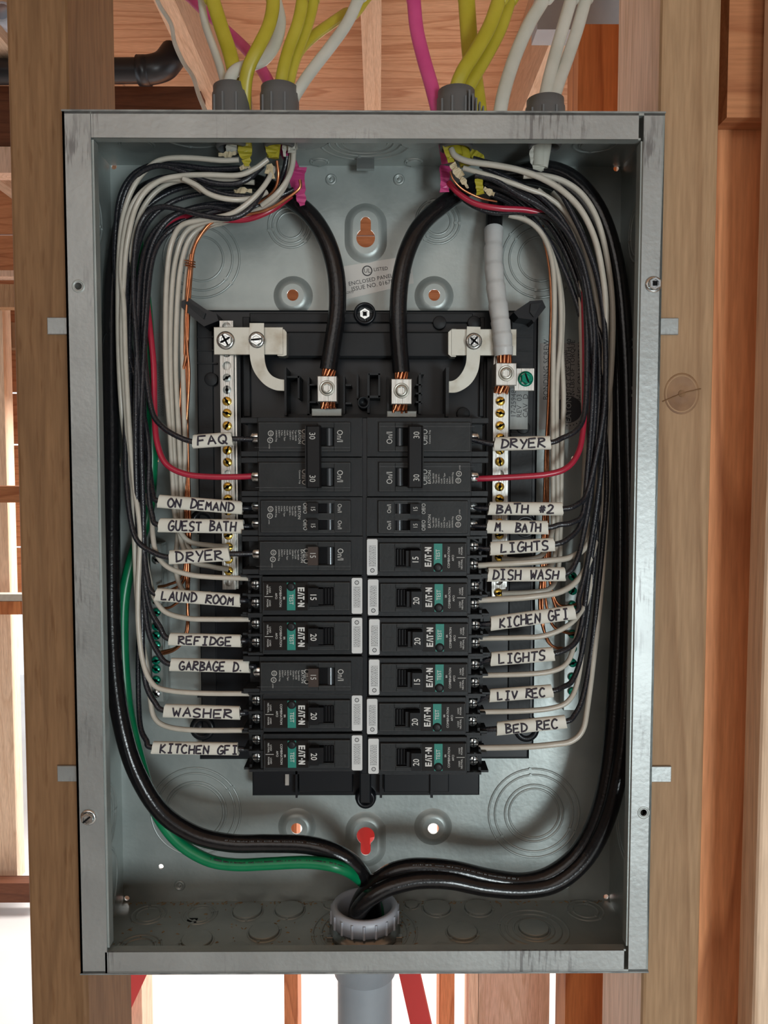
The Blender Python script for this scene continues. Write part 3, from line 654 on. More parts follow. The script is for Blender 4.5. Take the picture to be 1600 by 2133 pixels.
# ---- tin plated straps that carry the neutral to the bars
lst = empty('neutral_strap', W(U(520, 745, 46)), 'left tin plated strap with two hex screws', 'strap', 'neutral straps')
b = MB(); pbox(b, 445, 681, 590, 739, 45.4, 47.2, .3); prismp(b, [(578, 684), (592, 686), (597, 692), (597, 740), (590, 742), (578, 741)], 45.6, 56); b.build('cross_strap', M['tinned'], lst)
def curved(par, pts_o, pts_i, d, nm='curved_strap'):
    b = MB(); O = cr([U(x, y, d) for x, y in pts_o], 5); I = cr([U(x, y, d) for x, y in pts_i], 5); n = len(O)
    vs = [v for a, c in zip(O, I) for v in (a, c, a + Vector((0, 1.8, 0)), c + Vector((0, 1.8, 0)))]
    fs = []
    for i in range(n - 1):
        k, l = 4 * i, 4 * i + 4; fs += [(k, k + 1, l + 1, l), (k + 2, l + 2, l + 3, k + 3), (k, l, l + 2, k + 2), (k + 1, k + 3, l + 3, l + 1)]
    fs += [(0, 2, 3, 1), (4 * n - 4, 4 * n - 3, 4 * n - 1, 4 * n - 2)]
    b.add(vs, fs); return b.build(nm, M['tinned'], par)
curved(lst, [(520, 673), (520, 700), (521, 745), (530, 775), (550, 800), (572, 812), (592, 814)], [(550, 673), (550, 700), (551, 745), (556, 768), (566, 782), (580, 789), (592, 791)], 43)
q = U(470, 709, 45); hexscrew('strap_screw', (q.x, 45.4, q.z), 4.7, lst, drive='cross', tilt=.5, h=2.6)
q = U(535, 708, 43); hexscrew('strap_screw', (q.x, 43, q.z), 4.2, lst, drive='slot', tilt=.1, h=2.8)
rst = empty('neutral_strap', W(U(1000, 745, 46)), 'right tin plated strap with one hex screw, passing behind the white taped cable', 'strap', 'neutral straps')
b = MB(); pbox(b, 940, 685, 1076, 741, 46, 47.8, .3); prismp(b, [(934, 692), (942, 685), (950, 685), (950, 743), (940, 743), (934, 738)], 46.2, 56); b.build('cross_strap', M['tinned'], rst)
curved(rst, [(1001, 681), (1001, 705), (1000, 745), (995, 775), (980, 800), (955, 816), (932, 818)], [(973, 680), (972, 705), (972, 745), (968, 765), (958, 782), (946, 792), (932, 795)], 43.4)
q = U(987, 711, 43.4); hexscrew('strap_screw', (q.x, 43.4, q.z), 4.3, rst, drive='cross', tilt=.9, h=2.8)

# ---- set-screw lugs
def lug(label, px0, py0, px1, py1, d, mt='alu', wide_=0):
    r_ = empty('cable_lug', W(U((px0 + px1) / 2, py1, d)), label, 'lug', 'cable lugs')
    x0, x1, z0, z1 = rng(px0, py0, px1, py1, d)
    b = MB(); b.box(x0, x1, d, d + 17, z0, z1, .4); b.build('lug_body', M[mt], r_)
    cx_, cz_ = (x0 + x1) / 2, (z0 + z1) / 2 + .5
    b = MB(); b.lathe((cx_, d + 1, cz_), (0, -1, 0), [(5.1, .8), (5.1, 1.5), (4.4, 1.6), (4.1, 1.2), (3.9, 2.3), (2.7, 2.4)], 32); b.lathe((cx_, d - 1.4, cz_), (0, 1, 0), [(2.7, 0), (2.5, 3), (1e-3, 3.2)], 6, False)
    o = b.build('set_screw', M['tinned'], r_)
    b = MB(); b.lathe((cx_, d - .5, cz_), (0, 1, 0), [(1.9, .6), (1.7, 2), (1e-3, 2)], 6, False); b.build('socket', M['zinc_dark'], o)
    return r_
lug('tin plated lug clamping the left main cable', 661, 783, 702, 837, 38)
lug('tin plated lug clamping the right main cable', 815, 789, 858, 842, 38)
l3 = lug('tin plated lug clamping the white taped neutral cable', 1033, 756, 1076, 803, 34)
b = MB(); pbox(b, 1072, 767, 1113, 814, 44, 45.6, .2); b.build('bonding_strap', M['alu'], l3)
q = U(1097, 788, 40); hexscrew('bonding_screw', (q.x, 44, q.z), 4.0, l3, 'green_screw', 'slot', tilt=-1.2, h=6, slot_mat='hole')['label'] = 'green hex bonding screw'

# ================================================================ breakers, local mm: u outward, z up, face at y=0
PIT = 25.4
def eaton(b, u, z, L=12.6, H=4.3, y=-.0, t=.08):
    """logo lettering reading upwards: letters stacked along +z"""
    def P(pts): b.prism([(u - H / 2 + H * yy, z - L / 2 + xx) for xx, yy in pts], y - t, y)
    # in (along, up) coordinates; up runs towards -u after the turn, so mirror
    def Q(pts): b.prism([(u + H / 2 - H * yy, z - L / 2 + xx) for xx, yy in pts], y - t, y)
    w = 2.6
    for yy in (0, .39, .78): Q([(0.9, yy), (w, yy), (w, yy + .22), (0.9, yy + .22)])
    Q([(0, 0), (.9, 0), (.9, 1), (0, 1)])
    o = 3.0; Q([(o, 0), (o + .75, 0), (o + 1.9, 1), (o + 1.1, 1)]); Q([(o + 1.9, 0), (o + 2.7, 0), (o + 2.2, .75), (o + 1.8, .55)])
    o = 5.5; Q([(o, .78), (o + 2.6, .78), (o + 2.6, 1), (o, 1)]); Q([(o + .9, 0), (o + 1.75, 0), (o + 1.75, .76), (o + .9, .76)])
    o = 8.9; b.disc((u, y, z - L / 2 + o), (0, -1, 0), .55, t, 12)
    o = 9.9; Q([(o, 0), (o + .8, 0), (o + .8, 1), (o, 1)]); Q([(o + 1.9, 0), (o + 2.7, 0), (o + 2.7, 1), (o + 1.9, 1)]); Q([(o + .8, .98), (o + .8, .5), (o + 1.9, .02), (o + 1.9, .5)])
def body_mesh(u1=66., zh=12.5, cuts=None):
    b = MB(); b.box(1., u1, 0, 48, -zh, zh, .7); return b
def wells(root, zs, u0=66., u1=79.5, face=2.5):
    """open screw wells at the outer end: fins, floor and screws"""
    b = MB(); zz = sorted(set([-12.3] + [(zs[0] + zs[1]) / 2] * (len(zs) > 1) + [12.3]))
    for z_ in zz:
        b.prismz([(1.2, z_ - .8), (1.2, z_ + .8), (34, z_ + .8), (34, z_ - .8)], u0 - .3, u1 - 4)
        b.box(u1 - 4, u1 + (1.2 if z_ < 0 else 0), 5, 22, z_ - .7, z_ + .7)
    b.box(u0 - .3, u0 + 2, face, 34, -12.3, 12.3); b.box(u0, u1 - 2, 15, 34, -12.3, 12.3)
    for z_ in zs: b.box(u1 - 5.5, u1 - 4, 4, 15, z_ - 5.4, z_ - 3.2); b.box(u1 - 5.5, u1 - 4, 4, 15, z_ + 3.2, z_ + 5.4)
    b.build('terminal_housing', M['black'], root, local=True)
    for z_ in zs:
        d = MB(); d.lathe((u0 + 5, 14, z_), (0, -1, 0), [(3.3, 0), (3.4, 5), (3.2, 6.6), (2.8, 7), (1e-3, 7.1)], 18); s_ = d.build('terminal_screw', M['screw'], root, local=True)
        e = MB(); e.box(u0 + 2.1, u0 + 7.9, 6.7, 8, z_ - .45, z_ + .45); e.box(u0 + 4.6, u0 + 5.4, 6.75, 8, z_ - 2.6, z_ + 2.6); e.build('slot', M['hole'], s_, local=True)
def ul_mark(b, u, z, r, y, rot=90): b.ring((u, y, z), (0, -1, 0), r, .22, 20); b.text('UL', r * 1.15, (u, y, z), rot, ext=0)
def afci(amps, label, cat='breaker', group='arc fault breakers'):
    r_ = empty('arc_fault_breaker', (0, 0, 0), label, cat, group)
    body_mesh().build('body', M['black'], r_, local=True)
    b = MB()      # raised face frame round the toggle opening
    u0, u1, zh, f = 9.4, 65.2, 9.2, -2.4; s0, s1, sz = 19.6, 35.4, 6.2
    b.box(u0, s0, f, 1, -zh, zh, .5); b.box(s1, u1, f, 1, -zh, zh, .5); b.box(s0 - .6, s1 + .6, f, 1, sz, zh, .5); b.box(s0 - .6, s1 + .6, f, 1, -zh, -sz, .5)
    b.box(10, s0, f - .12, f, -.15, .15)
    fp = b.build('face_plate', M['face'], r_, local=True)
    rim(fp, ((9.8, 64.8, -8.8, 8.8), (s0 - .1, s1 + .1, -sz, sz)), f); rim(fp, ((1.4, 65.6, -12.1, 12.1),), 0)
    b = MB(); b.box(s0 - .3, s1 + .3, -.25, 1, -sz - .2, sz + .2); b.build('slot_floor', M['hole'], fp, local=True)
    b = MB()
    for i in range(3): b.box(s0 + 1 + i * 1.9, s0 + 2.1 + i * 1.9, -1.4, 0, -5.2, 5.2, .2)
    b.build('slot_ribs', M['toggle'], fp, local=True)
    b = MB(); b.prismz([(0, -5.6), (-9.2, -6.3), (-9.2, 5.0), (0, 5.4)], 29.2, 35.6); b.prismz([(0, -5.), (-5.6, -5.2), (-5.6, 4.6), (0, 5.)], 26.4, 29.2)
    tg = b.build('toggle', M['toggle'], r_, local=True)
    b = MB(); b.text(amps, 5.6, (32.4, -9.35, -.8), 90, sx=.86); b.text(amps, 5.6, (32.5, -9.36, -.86), 90, sx=.86); b.build('rating_number', M['print'], tg, local=True)
    b = MB(); b.box(36.4, 64.4, f - .25, f + .2, -8.9, 8.9); b.build('dark_label', M['sticker_dark'], r_, local=True)
    b = MB(); b.box(44.3, 49.7, f - .4, f, -8.9, 8.9); gl = b.build('green_label', M['teal'], r_, local=True)
    b = MB(); b.lathe((47, f - .4, -6.4), (0, -1, 0), [(2.9, 0), (2.8, .35), (2.4, .3), (2.3, .9), (1.9, 1.2), (1e-3, 1.)], 20); b.build('test_button', M['black'], r_, local=True)
    y = f - .5
    b = MB(); eaton(b, 40.6, 0.4, y=y); b.text('TEST', 3.7, (47, y, 1.9), 90, sx=.85)
    b.text('BR', 1.7, (51.6, y, 1.1), 90); b.text('COMBINATION', 2.05, (53.9, y, 0), 90, sx=.95); b.text('AFCI', 1.9, (56.6, y, -.3), 90)
    for zz, ww in ((4.3, 'POWER'), (-4.3, 'NEUTRAL')): b.text('LOAD', 1.5, (60.6, y, zz), 90); b.text(ww, 1.5, (62.2, y, zz), 90)
    b.box(58.8, 64, y - .05, y, -.15, .15); b.build('printing', M['print'], r_, local=True)
    b = MB(); b.prism([(1.5, -11), (2.1, -11.6), (7.6, -11.6), (8.3, -11), (8.3, 11), (7.6, 11.6), (2.1, 11.6), (1.5, 11)], -.5, .2); wl = b.build('white_label', M['label'], r_, local=True)
    rr = random.Random(3); b = MB(); fineprint(b, 2.6, 7.2, -6., 7.5, -.55, 5, rnd=rr); ul_mark(b, 5, -8.6, 1.2, -.5); b.build('fine_print', M['inkblack'], wl, local=True)
    wells(r_, (6., -6.)); return r_
def rim(par, rects, y):
    b = MB()
    for u0, u1, z0, z1 in rects:
        w = .13
        for q in ((u0, u1, z1 - w, z1), (u0, u1, z0, z0 + w), (u0, u0 + w, z0, z1), (u1 - w, u1, z0, z1)): b.box(q[0], q[1], y - .03, y + .1, q[2], q[3])
    b.build('worn_edge_highlight', M['edge'], par, local=True)  # thin lines painting both wear and highlight along the moulding
PR = [('Type BR230', 'Type C230', '120/240 V~', 'Cu/Al', 'HACR Type', '2 Pole', 'E7819-T', 'LR40596 Eng.')]
def spec_print(b, u, y, z, big=True):
    eaton(b, u, z + 1, L=8.2, H=2.3, y=y, t=.05) if False else b.text('EATON', 2.6, (u, y, z), 90)
    for i, t_ in enumerate(PR[0]): b.text(t_, 1.35, (u + 2.4 + i * 1.75, y, z - 4.2), 90, 'LEFT')
    ul_mark(b, u + 18.6, z + 2.1, 1.6, y); b.ring((u + 18.2, y, z - 2.2), (0, -1, 0), 1.6, .22, 20); b.text('CE', 1.8, (u + 18.2, y, z - 2.2), 90); b.text('LISTED', 1., (u + 19.2, y, z + 6), 90)
def std_pole(r_, z0, amps, brown, spec, u1=66.):
    """one full-width pole of a plain breaker centred on z0"""
    b = MB(); u0, f, zh = 8.6, -2.4, 9.4; s0, s1, sz = 19.4, 29.5, 5.6
    b.box(u0, s0, f, 1, z0 - zh, z0 + zh, .5); b.box(s1, u1 - 1, f, 1, z0 - zh, z0 + zh, .5); b.box(s0 - .6, s1 + .6, f, 1, z0 + sz, z0 + zh, .5); b.box(s0 - .6, s1 + .6, f, 1, z0 - zh, z0 - sz, .5)
    fp = b.build('face_plate', M['face'], r_, local=True)
    rim(fp, ((u0 + .4, u1 - 1.4, z0 - zh + .4, z0 + zh - .4), (u0 + .4, u1 + 1.4, z0 + 6.6, z0 + 6.75)), f); rim(fp, ((1.4, u1 - .4, z0 - 12.1, z0 + 12.1),), 0)
    b = MB(); b.box(s0 - .3, s1 + 6.4, -.3, 1, z0 - sz - .2, z0 + sz + .2); b.build('slot_floor', M['hole'], fp, local=True)
    b = MB(); b.lathe((22.2, .6, z0 - sz + .1), (0, 0, 1), [(2.3, 0), (2.3, 2 * sz - .2)], 16); b.build('slot_sleeve', M['glint'], fp, local=True)
    return fp
def plain(amps, label, group='plain breakers'):
    r_ = empty('plain_breaker', (0, 0, 0), label, 'breaker', group)
    b = MB(); b.box(1., 68., 0, 48, -12.5, 12.5, .7); b.build('body', M['black'], r_, local=True); std_pole(r_, 0, amps, True, True, 68.)
    b = MB(); b.prismz([(0, -5.4), (-7.5, -6.4), (-7.5, 5.4), (0, 5.4)], 29.4, 35.8); tg = b.build('toggle', M['brown_toggle'], r_, local=True)
    b = MB(); b.text(amps, 5.2, (32.8, -7.6, -1.2), 90, sx=.8); b.build('rating_number', M['dimprint'], tg, local=True)
    y = -2.45; b = MB(); b.text('On/I', 5.4, (15.6, y, -1), 90, sx=.8); b.text('Off/O', 5.2, (37.4, y, 0), 90, sx=.8); spec_print(b, 40., y, 0); b.build('printing', M['dimprint'], r_, local=True)
    end_block(r_, (0,)); return r_
def end_block(r_, zs, u0=68.):
    b = MB(); b.box(u0 - .2, 79, 2, 40, 8.9, 12.4, .3); b.box(u0 - .2, 79, 2, 40, -12.4, -8.9, .3); b.box(u0, 77, 18, 40, -9, 9)
    if len(zs) > 1: b.box(u0 - .2, 78, 2, 40, -1.2, 1.2, .3)
    b.build('terminal_housing', M['black'], r_, local=True)
    for z_ in zs:
        d = MB(); d.lathe((u0 + 2.2, 14, z_), (0, -1, 0), [(3.6, 0), (3.6, 5), (3.2, 5.6), (1e-3, 5.7)], 18); s_ = d.build('terminal_screw', M['screw'], r_, local=True)
        e = MB(); e.box(u0 + .2, u0 + 4.8, 8.1, 9, z_ - .4, z_ + .4); e.build('slot', M['hole'], s_, local=True)
def duplex(label):
    r_ = empty('duplex_breaker', (0, 0, 0), label, 'breaker', 'duplex breakers')
    b = MB(); b.box(1., 68., 0, 48, -12.5, 12.5, .7); b.build('body', M['black'], r_, local=True)
    b = MB(); f = -2.2; s0, s1 = 19.4, 35.5
    b.box(8.6, s0, f, 1, -10.4, 10.4, .5); b.box(s1, 66, f, 1, -10.4, 10.4, .5); b.box(s0 - .6, s1 + .6, f, 1, 8.7, 10.4); b.box(s0 - .6, s1 + .6, f, 1, -10.4, -8.7); b.box(s0 - .6, s1 + .6, f, 1, -1.9, 1.9)
    b.box(42, 62, f - .12, f, 6.6, 6.8); b.box(62, 62.2, f - .12, f, -2, 6.8)
    fp = b.build('face_plate', M['face'], r_, local=True)
    rim(fp, ((9, 65.6, -10, 10), (s0, s1, -8.7, -1.9), (s0, s1, 1.9, 8.7)), f); rim(fp, ((1.4, 67.6, -12.1, 12.1),), 0)
    b = MB(); b.box(s0 - .3, s1 + .3, -.3, 1, -8.8, 8.8); b.build('slot_floor', M['hole'], fp, local=True)
    y = -2.3; pr = MB()
    for z_ in (5.3, -5.3):
        d = MB(); d.lathe((22.2, .6, z_ - 3.3), (0, 0, 1), [(2.2, 0), (2.2, 6.6)], 16); d.build('slot_sleeve', M['glint'], fp, local=True)
        d = MB(); d.prismz([(0, z_ - 3.2), (-6.5, z_ - 3.6), (-6.5, z_ + 3.2), (0, z_ + 3.2)], 29., 35.6); tg = d.build('toggle', M['toggle'], r_, local=True)
        d = MB(); d.text('15', 4., (32.4, -6.6, z_), 90, sx=.8); d.build('rating_number', M['dimprint'], tg, local=True)
        pr.text('On/I', 3.7, (15.8, y, z_), 90, sx=.85); pr.text('Off/O', 3.6, (37.8, y, z_), 90, sx=.8)
    spec_print(pr, 41.5, y, -2.6); pr.build('printing', M['dimprint'], r_, local=True)
    end_block(r_, (5.8, -5.8)); return r_
def twopole(label, spec_low):
    r_ = empty('two_pole_breaker', (0, 0, 0), label, 'breaker', 'two pole breakers')
    b = MB(); b.box(1., 68., 0, 48, .2, 25.2, .7); b.box(1., 68., 0, 48, -25.2, -.2, .7); b.build('body', M['black'], r_, local=True)
    for z0 in (12.7, -12.7): std_pole(r_, z0, '30', False, False, 68.)
    b = MB(); b.box(27., 36., -12, -3.5, -19.5, 19.5, .8); b.box(35.8, 36.6, -12.3, -4, -19, 19); b.box(27.5, 35.5, -5, 0, 8, 17); b.box(27.5, 35.5, -5, 0, -17, -8); tg = b.build('handle_tie', M['toggle'], r_, local=True)
    b = MB(); b.text('30', 5.4, (32.3, -12.1, 13.5), 90, sx=.85); b.build('rating_number', M['dimprint'], tg, local=True); b = MB(); b.text('30', 5.4, (32.3, -12.1, -13.), 90, sx=.85); b.build('rating_number', M['dimprint'], tg, local=True)
    y = -2.45; b = MB()
    for z0 in (12.7, -12.7): b.text('On/I', 5.4, (15.6, y, z0 - .5), 90, sx=.8); b.text('Off/O', 5.2, (38, y, z0), 90, sx=.8)
    spec_print(b, 41., y, -12.7); b.text('Common Trip', 1.5, (41, y, 12.7), 90); b.build('printing', M['dimprint'], r_, local=True)
    for z0 in (12.7, -12.7):
        c_ = MB(); c_.box(67.8, 79, 2, 40, z0 + 8.9, z0 + 12.4, .3); c_.box(67.8, 79, 2, 40, z0 - 12.4, z0 - 8.9, .3); c_.box(68, 77, 18, 40, z0 - 9, z0 + 9); c_.build('terminal_housing', M['black'], r_, local=True)
        d = MB(); d.lathe((70.2, 14, z0), (0, -1, 0), [(3.8, 0), (3.8, 5), (3.4, 5.6), (1e-3, 5.7)], 18); s_ = d.build('terminal_screw', M['screw'], r_, local=True)
        e = MB(); e.box(68, 73, 8.1, 9, z0 - .4, z0 + .4); e.build('slot', M['hole'], s_, local=True)
    return r_
BY = 17.
def put(o, py, side, dx=0.):
    q = U(759.5, py, BY - 2); o.location = W((q.x + side * dx, BY, q.z)); o.rotation_euler = (0, 0 if side > 0 else PI, 0)
    return o
t15 = afci('15', 'fifteen amp arc fault breaker beside the upper right tape flag LIGHTS')
t20 = afci('20', 'twenty amp arc fault breaker beside tape flag DISH WASH')
pl = plain('15', 'plain breaker with brown toggle on the wire flagged DRYER, left column')
dp = duplex('right duplex breaker with two small toggles, beside tape flags BATH #2 and M. BATH')
tp = twopole('right two pole breaker with a black tie bar over both handles', True)
def dupe(o, label): c_ = copy_tree(o); c_['label'] = label; return c_
put(tp, 952, 1, .4); put(dupe(tp, 'left two pole breaker with a black tie bar over both handles'), 952, -1, .2)
put(dp, 1077, 1); put(dupe(dp, 'left duplex breaker with two small toggles, beside tape flags ON DEMAND and GUEST BATH'), 1076, -1, .2)
put(pl, 1158, -1); put(dupe(pl, 'plain breaker with brown toggle beside tape flag GARBAGE D.'), 1409, -1)
put(t15, 1161, 1); put(t20, 1245, 1, .6)
put(dupe(t20, 'twenty amp arc fault breaker beside tape flag KICHEN GFI, right column'), 1328, 1, 1.4)
put(dupe(t15, 'fifteen amp arc fault breaker beside the lower right tape flag LIGHTS'), 1412, 1, 1.3)
put(dupe(t20, 'twenty amp arc fault breaker beside tape flag LIV REC'), 1494, 1)
put(dupe(t20, 'lowest twenty amp arc fault breaker of the right column, under BED REC'), 1577, 1, .9)
put(dupe(t15, 'fifteen amp arc fault breaker beside tape flag LAUND ROOM'), 1242, -1)
put(dupe(t20, 'twenty amp arc fault breaker beside tape flag REFIDGE'), 1325, -1)
put(dupe(t20, 'twenty amp arc fault breaker beside tape flag WASHER'), 1487, -1)
put(dupe(t20, 'lowest twenty amp arc fault breaker of the left column, beside KITCHEN GFI'), 1570, -1)

# ================================================================ wiring
def wire(name, label, pts, r, mt, group=None, n=8, cat='wire', k=6, flat=None, wide=None):
    P = [U(*p) for p in pts]; b = MB(); b.tube(P, r, n, flat=flat, wide=wide, k=k)
    o = b.build(name, M[mt], None); tag(o, label, cat, group); return o
STK = {'A': [[(0, 0), (.5, 1), (1, 0)], [(.2, .38), (.85, .4)]], 'B': [[(.05, 0), (.1, 1)], [(-.1, 1), (.7, .92), (.78, .72), (.1, .52), (.9, .4), (.85, .12), (-.05, 0)]],
       'C': [[(1, .85), (.6, 1), (.15, .8), (0, .42), (.25, .06), (.65, 0), (1, .15)]], 'D': [[(.05, 0), (.1, 1)], [(-.1, 1), (.6, .9), (1, .55), (.75, .15), (-.05, 0)]],
       'E': [[(1, 1), (0, .95), (0, 0), (1, .03)], [(0, .5), (.8, .52)]], 'F': [[(0, 0), (.05, 1), (1, 1)], [(0, .5), (.75, .55)]],
       'G': [[(1, .88), (.5, 1), (.05, .6), (.1, .15), (.5, 0), (.95, .15), (1, .45), (.5, .42)]], 'H': [[(0, 0), (.05, 1)], [(.95, 0), (1, 1)], [(0, .48), (1, .52)]],
       'I': [[(.5, 0), (.5, 1)], [(.1, 1), (.9, 1)], [(.1, 0), (.9, 0)]], 'K': [[(0, 0), (.08, 1)], [(.9, 1), (.05, .45), (1, 0)]], 'L': [[(.05, 1), (0, .02), (.9, .08)]],
       'M': [[(0, 0), (.18, 1), (.5, .4), (.85, 1), (1, 0)]], 'N': [[(0, 0), (.08, 1), (.92, 0), (1, 1)]], 'O': [[(.5, 1), (.1, .75), (0, .35), (.35, 0), (.85, .15), (1, .6), (.5, 1)]],
       'Q': [[(.5, 1), (.05, .7), (.05, .3), (.5, .05), (.95, .4), (.85, .85), (.5, 1)], [(.5, .35), (1.1, -.05)]], 'R': [[(0, 0), (.08, 1)], [(-.1, .95), (.7, .95), (.85, .72), (.1, .48), (1.1, 0)]],
       'S': [[(1, .9), (.5, 1), (.1, .8), (.25, .55), (.85, .4), (.85, .1), (.4, 0), (0, .1)]], 'T': [[(.5, 0), (.55, 1)], [(-.05, .97), (1.1, 1)]], 'U': [[(.05, 1), (.05, .3), (.4, 0), (.85, .2), (.95, 1)]],
       'V': [[(0, 1), (.45, 0), (1, 1)]], 'W': [[(0, 1), (.25, 0), (.5, .7), (.75, 0), (1, 1)]], 'Y': [[(0, 1), (.5, .5)], [(1, 1), (.35, -.1)]],
       '#': [[(.3, .1), (.45, .95)], [(.65, .1), (.8, .95)], [(.05, .38), (1, .42)], [(.1, .66), (1.05, .7)]], '2': [[(.05, .8), (.4, 1), (.85, .8), (.5, .35), (0, .03), (1.1, .05)]], '.': [[(.2, .02), (.3, .1)]],
       'r': [[(0, 0), (.05, .85)], [(0, .85), (.6, .95), (.7, .6), (.1, .45), (.9, .0)]]}
def flag(parent, text, p0, p1, h, d, t0=.12, t1=.93, lh=.66, ink='ink', dz=0.):
    """tape sleeve folded round the wire, hand lettered"""
    A, Bp = U(*p0, d), U(*p1, d); L = (Bp - A).length; dx = (Bp - A) / L; up = Vector((-dx.z, 0, dx.x)); Rz = h / 3.24 / 2; Ry = 2.6
    rr = random.Random(text + str(p0)); b = MB(); n = 20; vs = []; N = 9
    for i in range(N):
        f = i / (N - 1); c = A + dx * (L * f)
        for j in range(n):
            a = 2 * PI * j / n; ca, sa = math.cos(a), math.sin(a); e = 0.
            if i in (0, N - 1): e = (rr.uniform(-.5, .5) + (.9 * sa if i == 0 else -.7 * sa)) * .7
            # flattened, nearly flat front
            sq = lambda q, k: math.copysign(abs(q) ** k, q)
            vs.append(c + dx * e + up * (Rz * sq(sa, .8)) + Vector((0, 1, 0)) * (-Ry * sq(ca, .75)))
    fs = [(i * n + j, i * n + (j + 1) % n, (i + 1) * n + (j + 1) % n, (i + 1) * n + j) for i in range(N - 1) for j in range(n)]
    b.add(vs, fs, True); b.add(vs[:n], [tuple(range(n - 1, -1, -1))]); b.add(vs[-n:], [tuple(range(n))])
    s = b.build('tape_flag', M['tape'], parent); tag(s, 'tape flag lettered ' + text)
    # lettering: strokes laid on the front
    b = MB(); nchar = len(text); adv = (t1 - t0) * L / nchar; H = 2 * Rz * lh
    sq = lambda q, k: math.copysign(abs(q) ** k, q)
    def on(u_, v_):
        v_ = max(-.97, min(.97, v_ / Rz)); sa = sq(v_, 1 / .8); ca = math.sqrt(max(0, 1 - sa * sa))
        return A + dx * u_ + up * (v_ * Rz) + Vector((0, -Ry * (ca ** .75) - .12, 0))
    for i, ch in enumerate(text):
        if ch == ' ': continue
        ox = t0 * L + adv * i + rr.uniform(-.1, .1); wv = adv * (.35 if ch == '.' else .74); oy = -H / 2 + rr.uniform(-.25, .25) + dz * Rz; hh = H * rr.uniform(.92, 1.06); sl = rr.uniform(-.02, .14)
        for st_ in STK[ch]:
            pts = cr([Vector((x, y, 0)) for x, y in st_], 3) if len(st_) > 3 and ch not in 'MNWEKA' else [Vector((x, y, 0)) for x, y in st_]
            q = []
            for k in range(len(pts)):
                p_ = pts[k]
                if k:
                    for m_ in (.33, .66): r_ = pts[k - 1].lerp(p_, m_); q.append(on(ox + r_.x * wv + r_.y * sl * H, oy + r_.y * hh))
                q.append(on(ox + p_.x * wv + p_.y * sl * H, oy + p_.y * hh))
            b.tube(q, .6, 6, raw=True)
    b.build('handwriting', M[ink], s); return s

# ---- main feeders and ground
BIG = 5.9
LC_ = wire('feeder_cable', 'thick black main cable looping up the left side to the left lug',
     [(776, 1940, 54), (778, 1900, 52), (768, 1850, 44), (742, 1806, 35), (700, 1777, 32), (640, 1760, 33), (560, 1757, 34), (480, 1756, 33), (405, 1738, 32), (335, 1690, 32), (285, 1610, 32), (256, 1520, 33), (240, 1420, 36), (233, 1300, 40), (232, 1150, 44),
      (233, 1000, 48), (232, 850, 52), (232, 700, 55), (238, 560, 58), (262, 450, 60), (310, 395, 62), (400, 375, 66), (480, 372, 68), (545, 385, 66), (600, 412, 60), (648, 450, 54), (682, 505, 50), (700, 570, 48), (703, 640, 47), (694, 710, 46), (684, 770, 46)],
     BIG, 'wbig', 'main feeder cables', 16)
FC_ = wire('feeder_cable', 'upper of the two thick black cables sweeping from the bottom bushing to the right lug',
     [(748, 1935, 44), (744, 1895, 42), (765, 1856, 38), (805, 1822, 35), (845, 1808, 34), (890, 1806, 34), (950, 1812, 34), (1020, 1828, 35), (1090, 1836, 36), (1150, 1820, 37), (1205, 1775, 38), (1245, 1700, 39), (1268, 1600, 42), (1280, 1480, 46), (1290, 1300, 52), (1293, 1100, 56),
      (1290, 900, 58), (1286, 720, 60), (1272, 580, 62), (1240, 470, 63), (1190, 400, 64), (1120, 368, 66), (1040, 365, 68), (985, 385, 66), (935, 418, 60), (880, 465, 52), (848, 525, 48), (832, 600, 46), (830, 690, 45), (836, 776, 46)],
     BIG, 'wbig', 'main feeder cables', 16)
nt = wire('feeder_cable', 'lower of two thick black cables sweeping right, white taped at the neutral lug',
     [(745, 1935, 32), (744, 1905, 29), (765, 1875, 26), (800, 1852, 26), (838, 1839, 27), (880, 1832, 28), (940, 1834, 29), (1010, 1848, 31), (1090, 1853, 32), (1160, 1838, 33), (1222, 1785, 34), (1266, 1700, 34), (1290, 1600, 36), (1303, 1480, 40), (1310, 1300, 46), (1312, 1100, 50),
      (1308, 900, 52), (1302, 720, 54), (1285, 560, 57), (1250, 445, 60), (1195, 375, 63), (1130, 352, 66), (1070, 372, 70), (1036, 420, 70), (1028, 480, 64), (1028, 540, 56), (1033, 600, 50), (1041, 660, 45), (1047, 705, 42), (1049, 740, 42)],
     BIG, 'wbig', 'main feeder cables', 16)
b = MB(); P = cr([U(*p) for p in ((1029, 478, 64), (1028, 540, 56), (1033, 600, 50), (1041, 660, 45), (1047, 705, 42), (1049, 741, 42))], 14)
rad = [6.6 - .6 * ((i % 9) / 9.) for i in range(len(P))]
b.tube(P, rad, 18, raw=True); b.build('white_tape', M['wtape'], nt)
def strands(parent, p0, p1, n=9, r=.95, R=4.6, fan=.9, cap='copper'):
    A, B_ = U(*p0), U(*p1); ax = (B_ - A).normalized(); u, w = frame_of(ax); b = MB()
    for i in range(n + 5):
        a = 2 * PI * i / n if i < n else 2 * PI * i / 5; q = R if i < n else R * .45
        o1 = u * (q * math.cos(a)) + w * (q * math.sin(a)); o2 = u * (q * fan * math.cos(a + .5)) + w * (q * fan * math.sin(a + .5))
        b.tube([A + o1, (A + B_) / 2 + (o1 + o2) / 2 * 1.03, B_ + o2 + ax * random.uniform(-.8, .8)], r, 6, k=3)
    return b.build('copper_strands', M[cap], parent)
s1 = empty('stripped_end', W(U(684, 800, 46)), 'bare copper strands in the left main lug', 'copper', 'stripped cable ends')
strands(s1, (686, 770, 46), (683, 790, 46), R=3.9); strands(s1, (683, 832, 46), (684, 850, 45), fan=1.05, R=4.2)
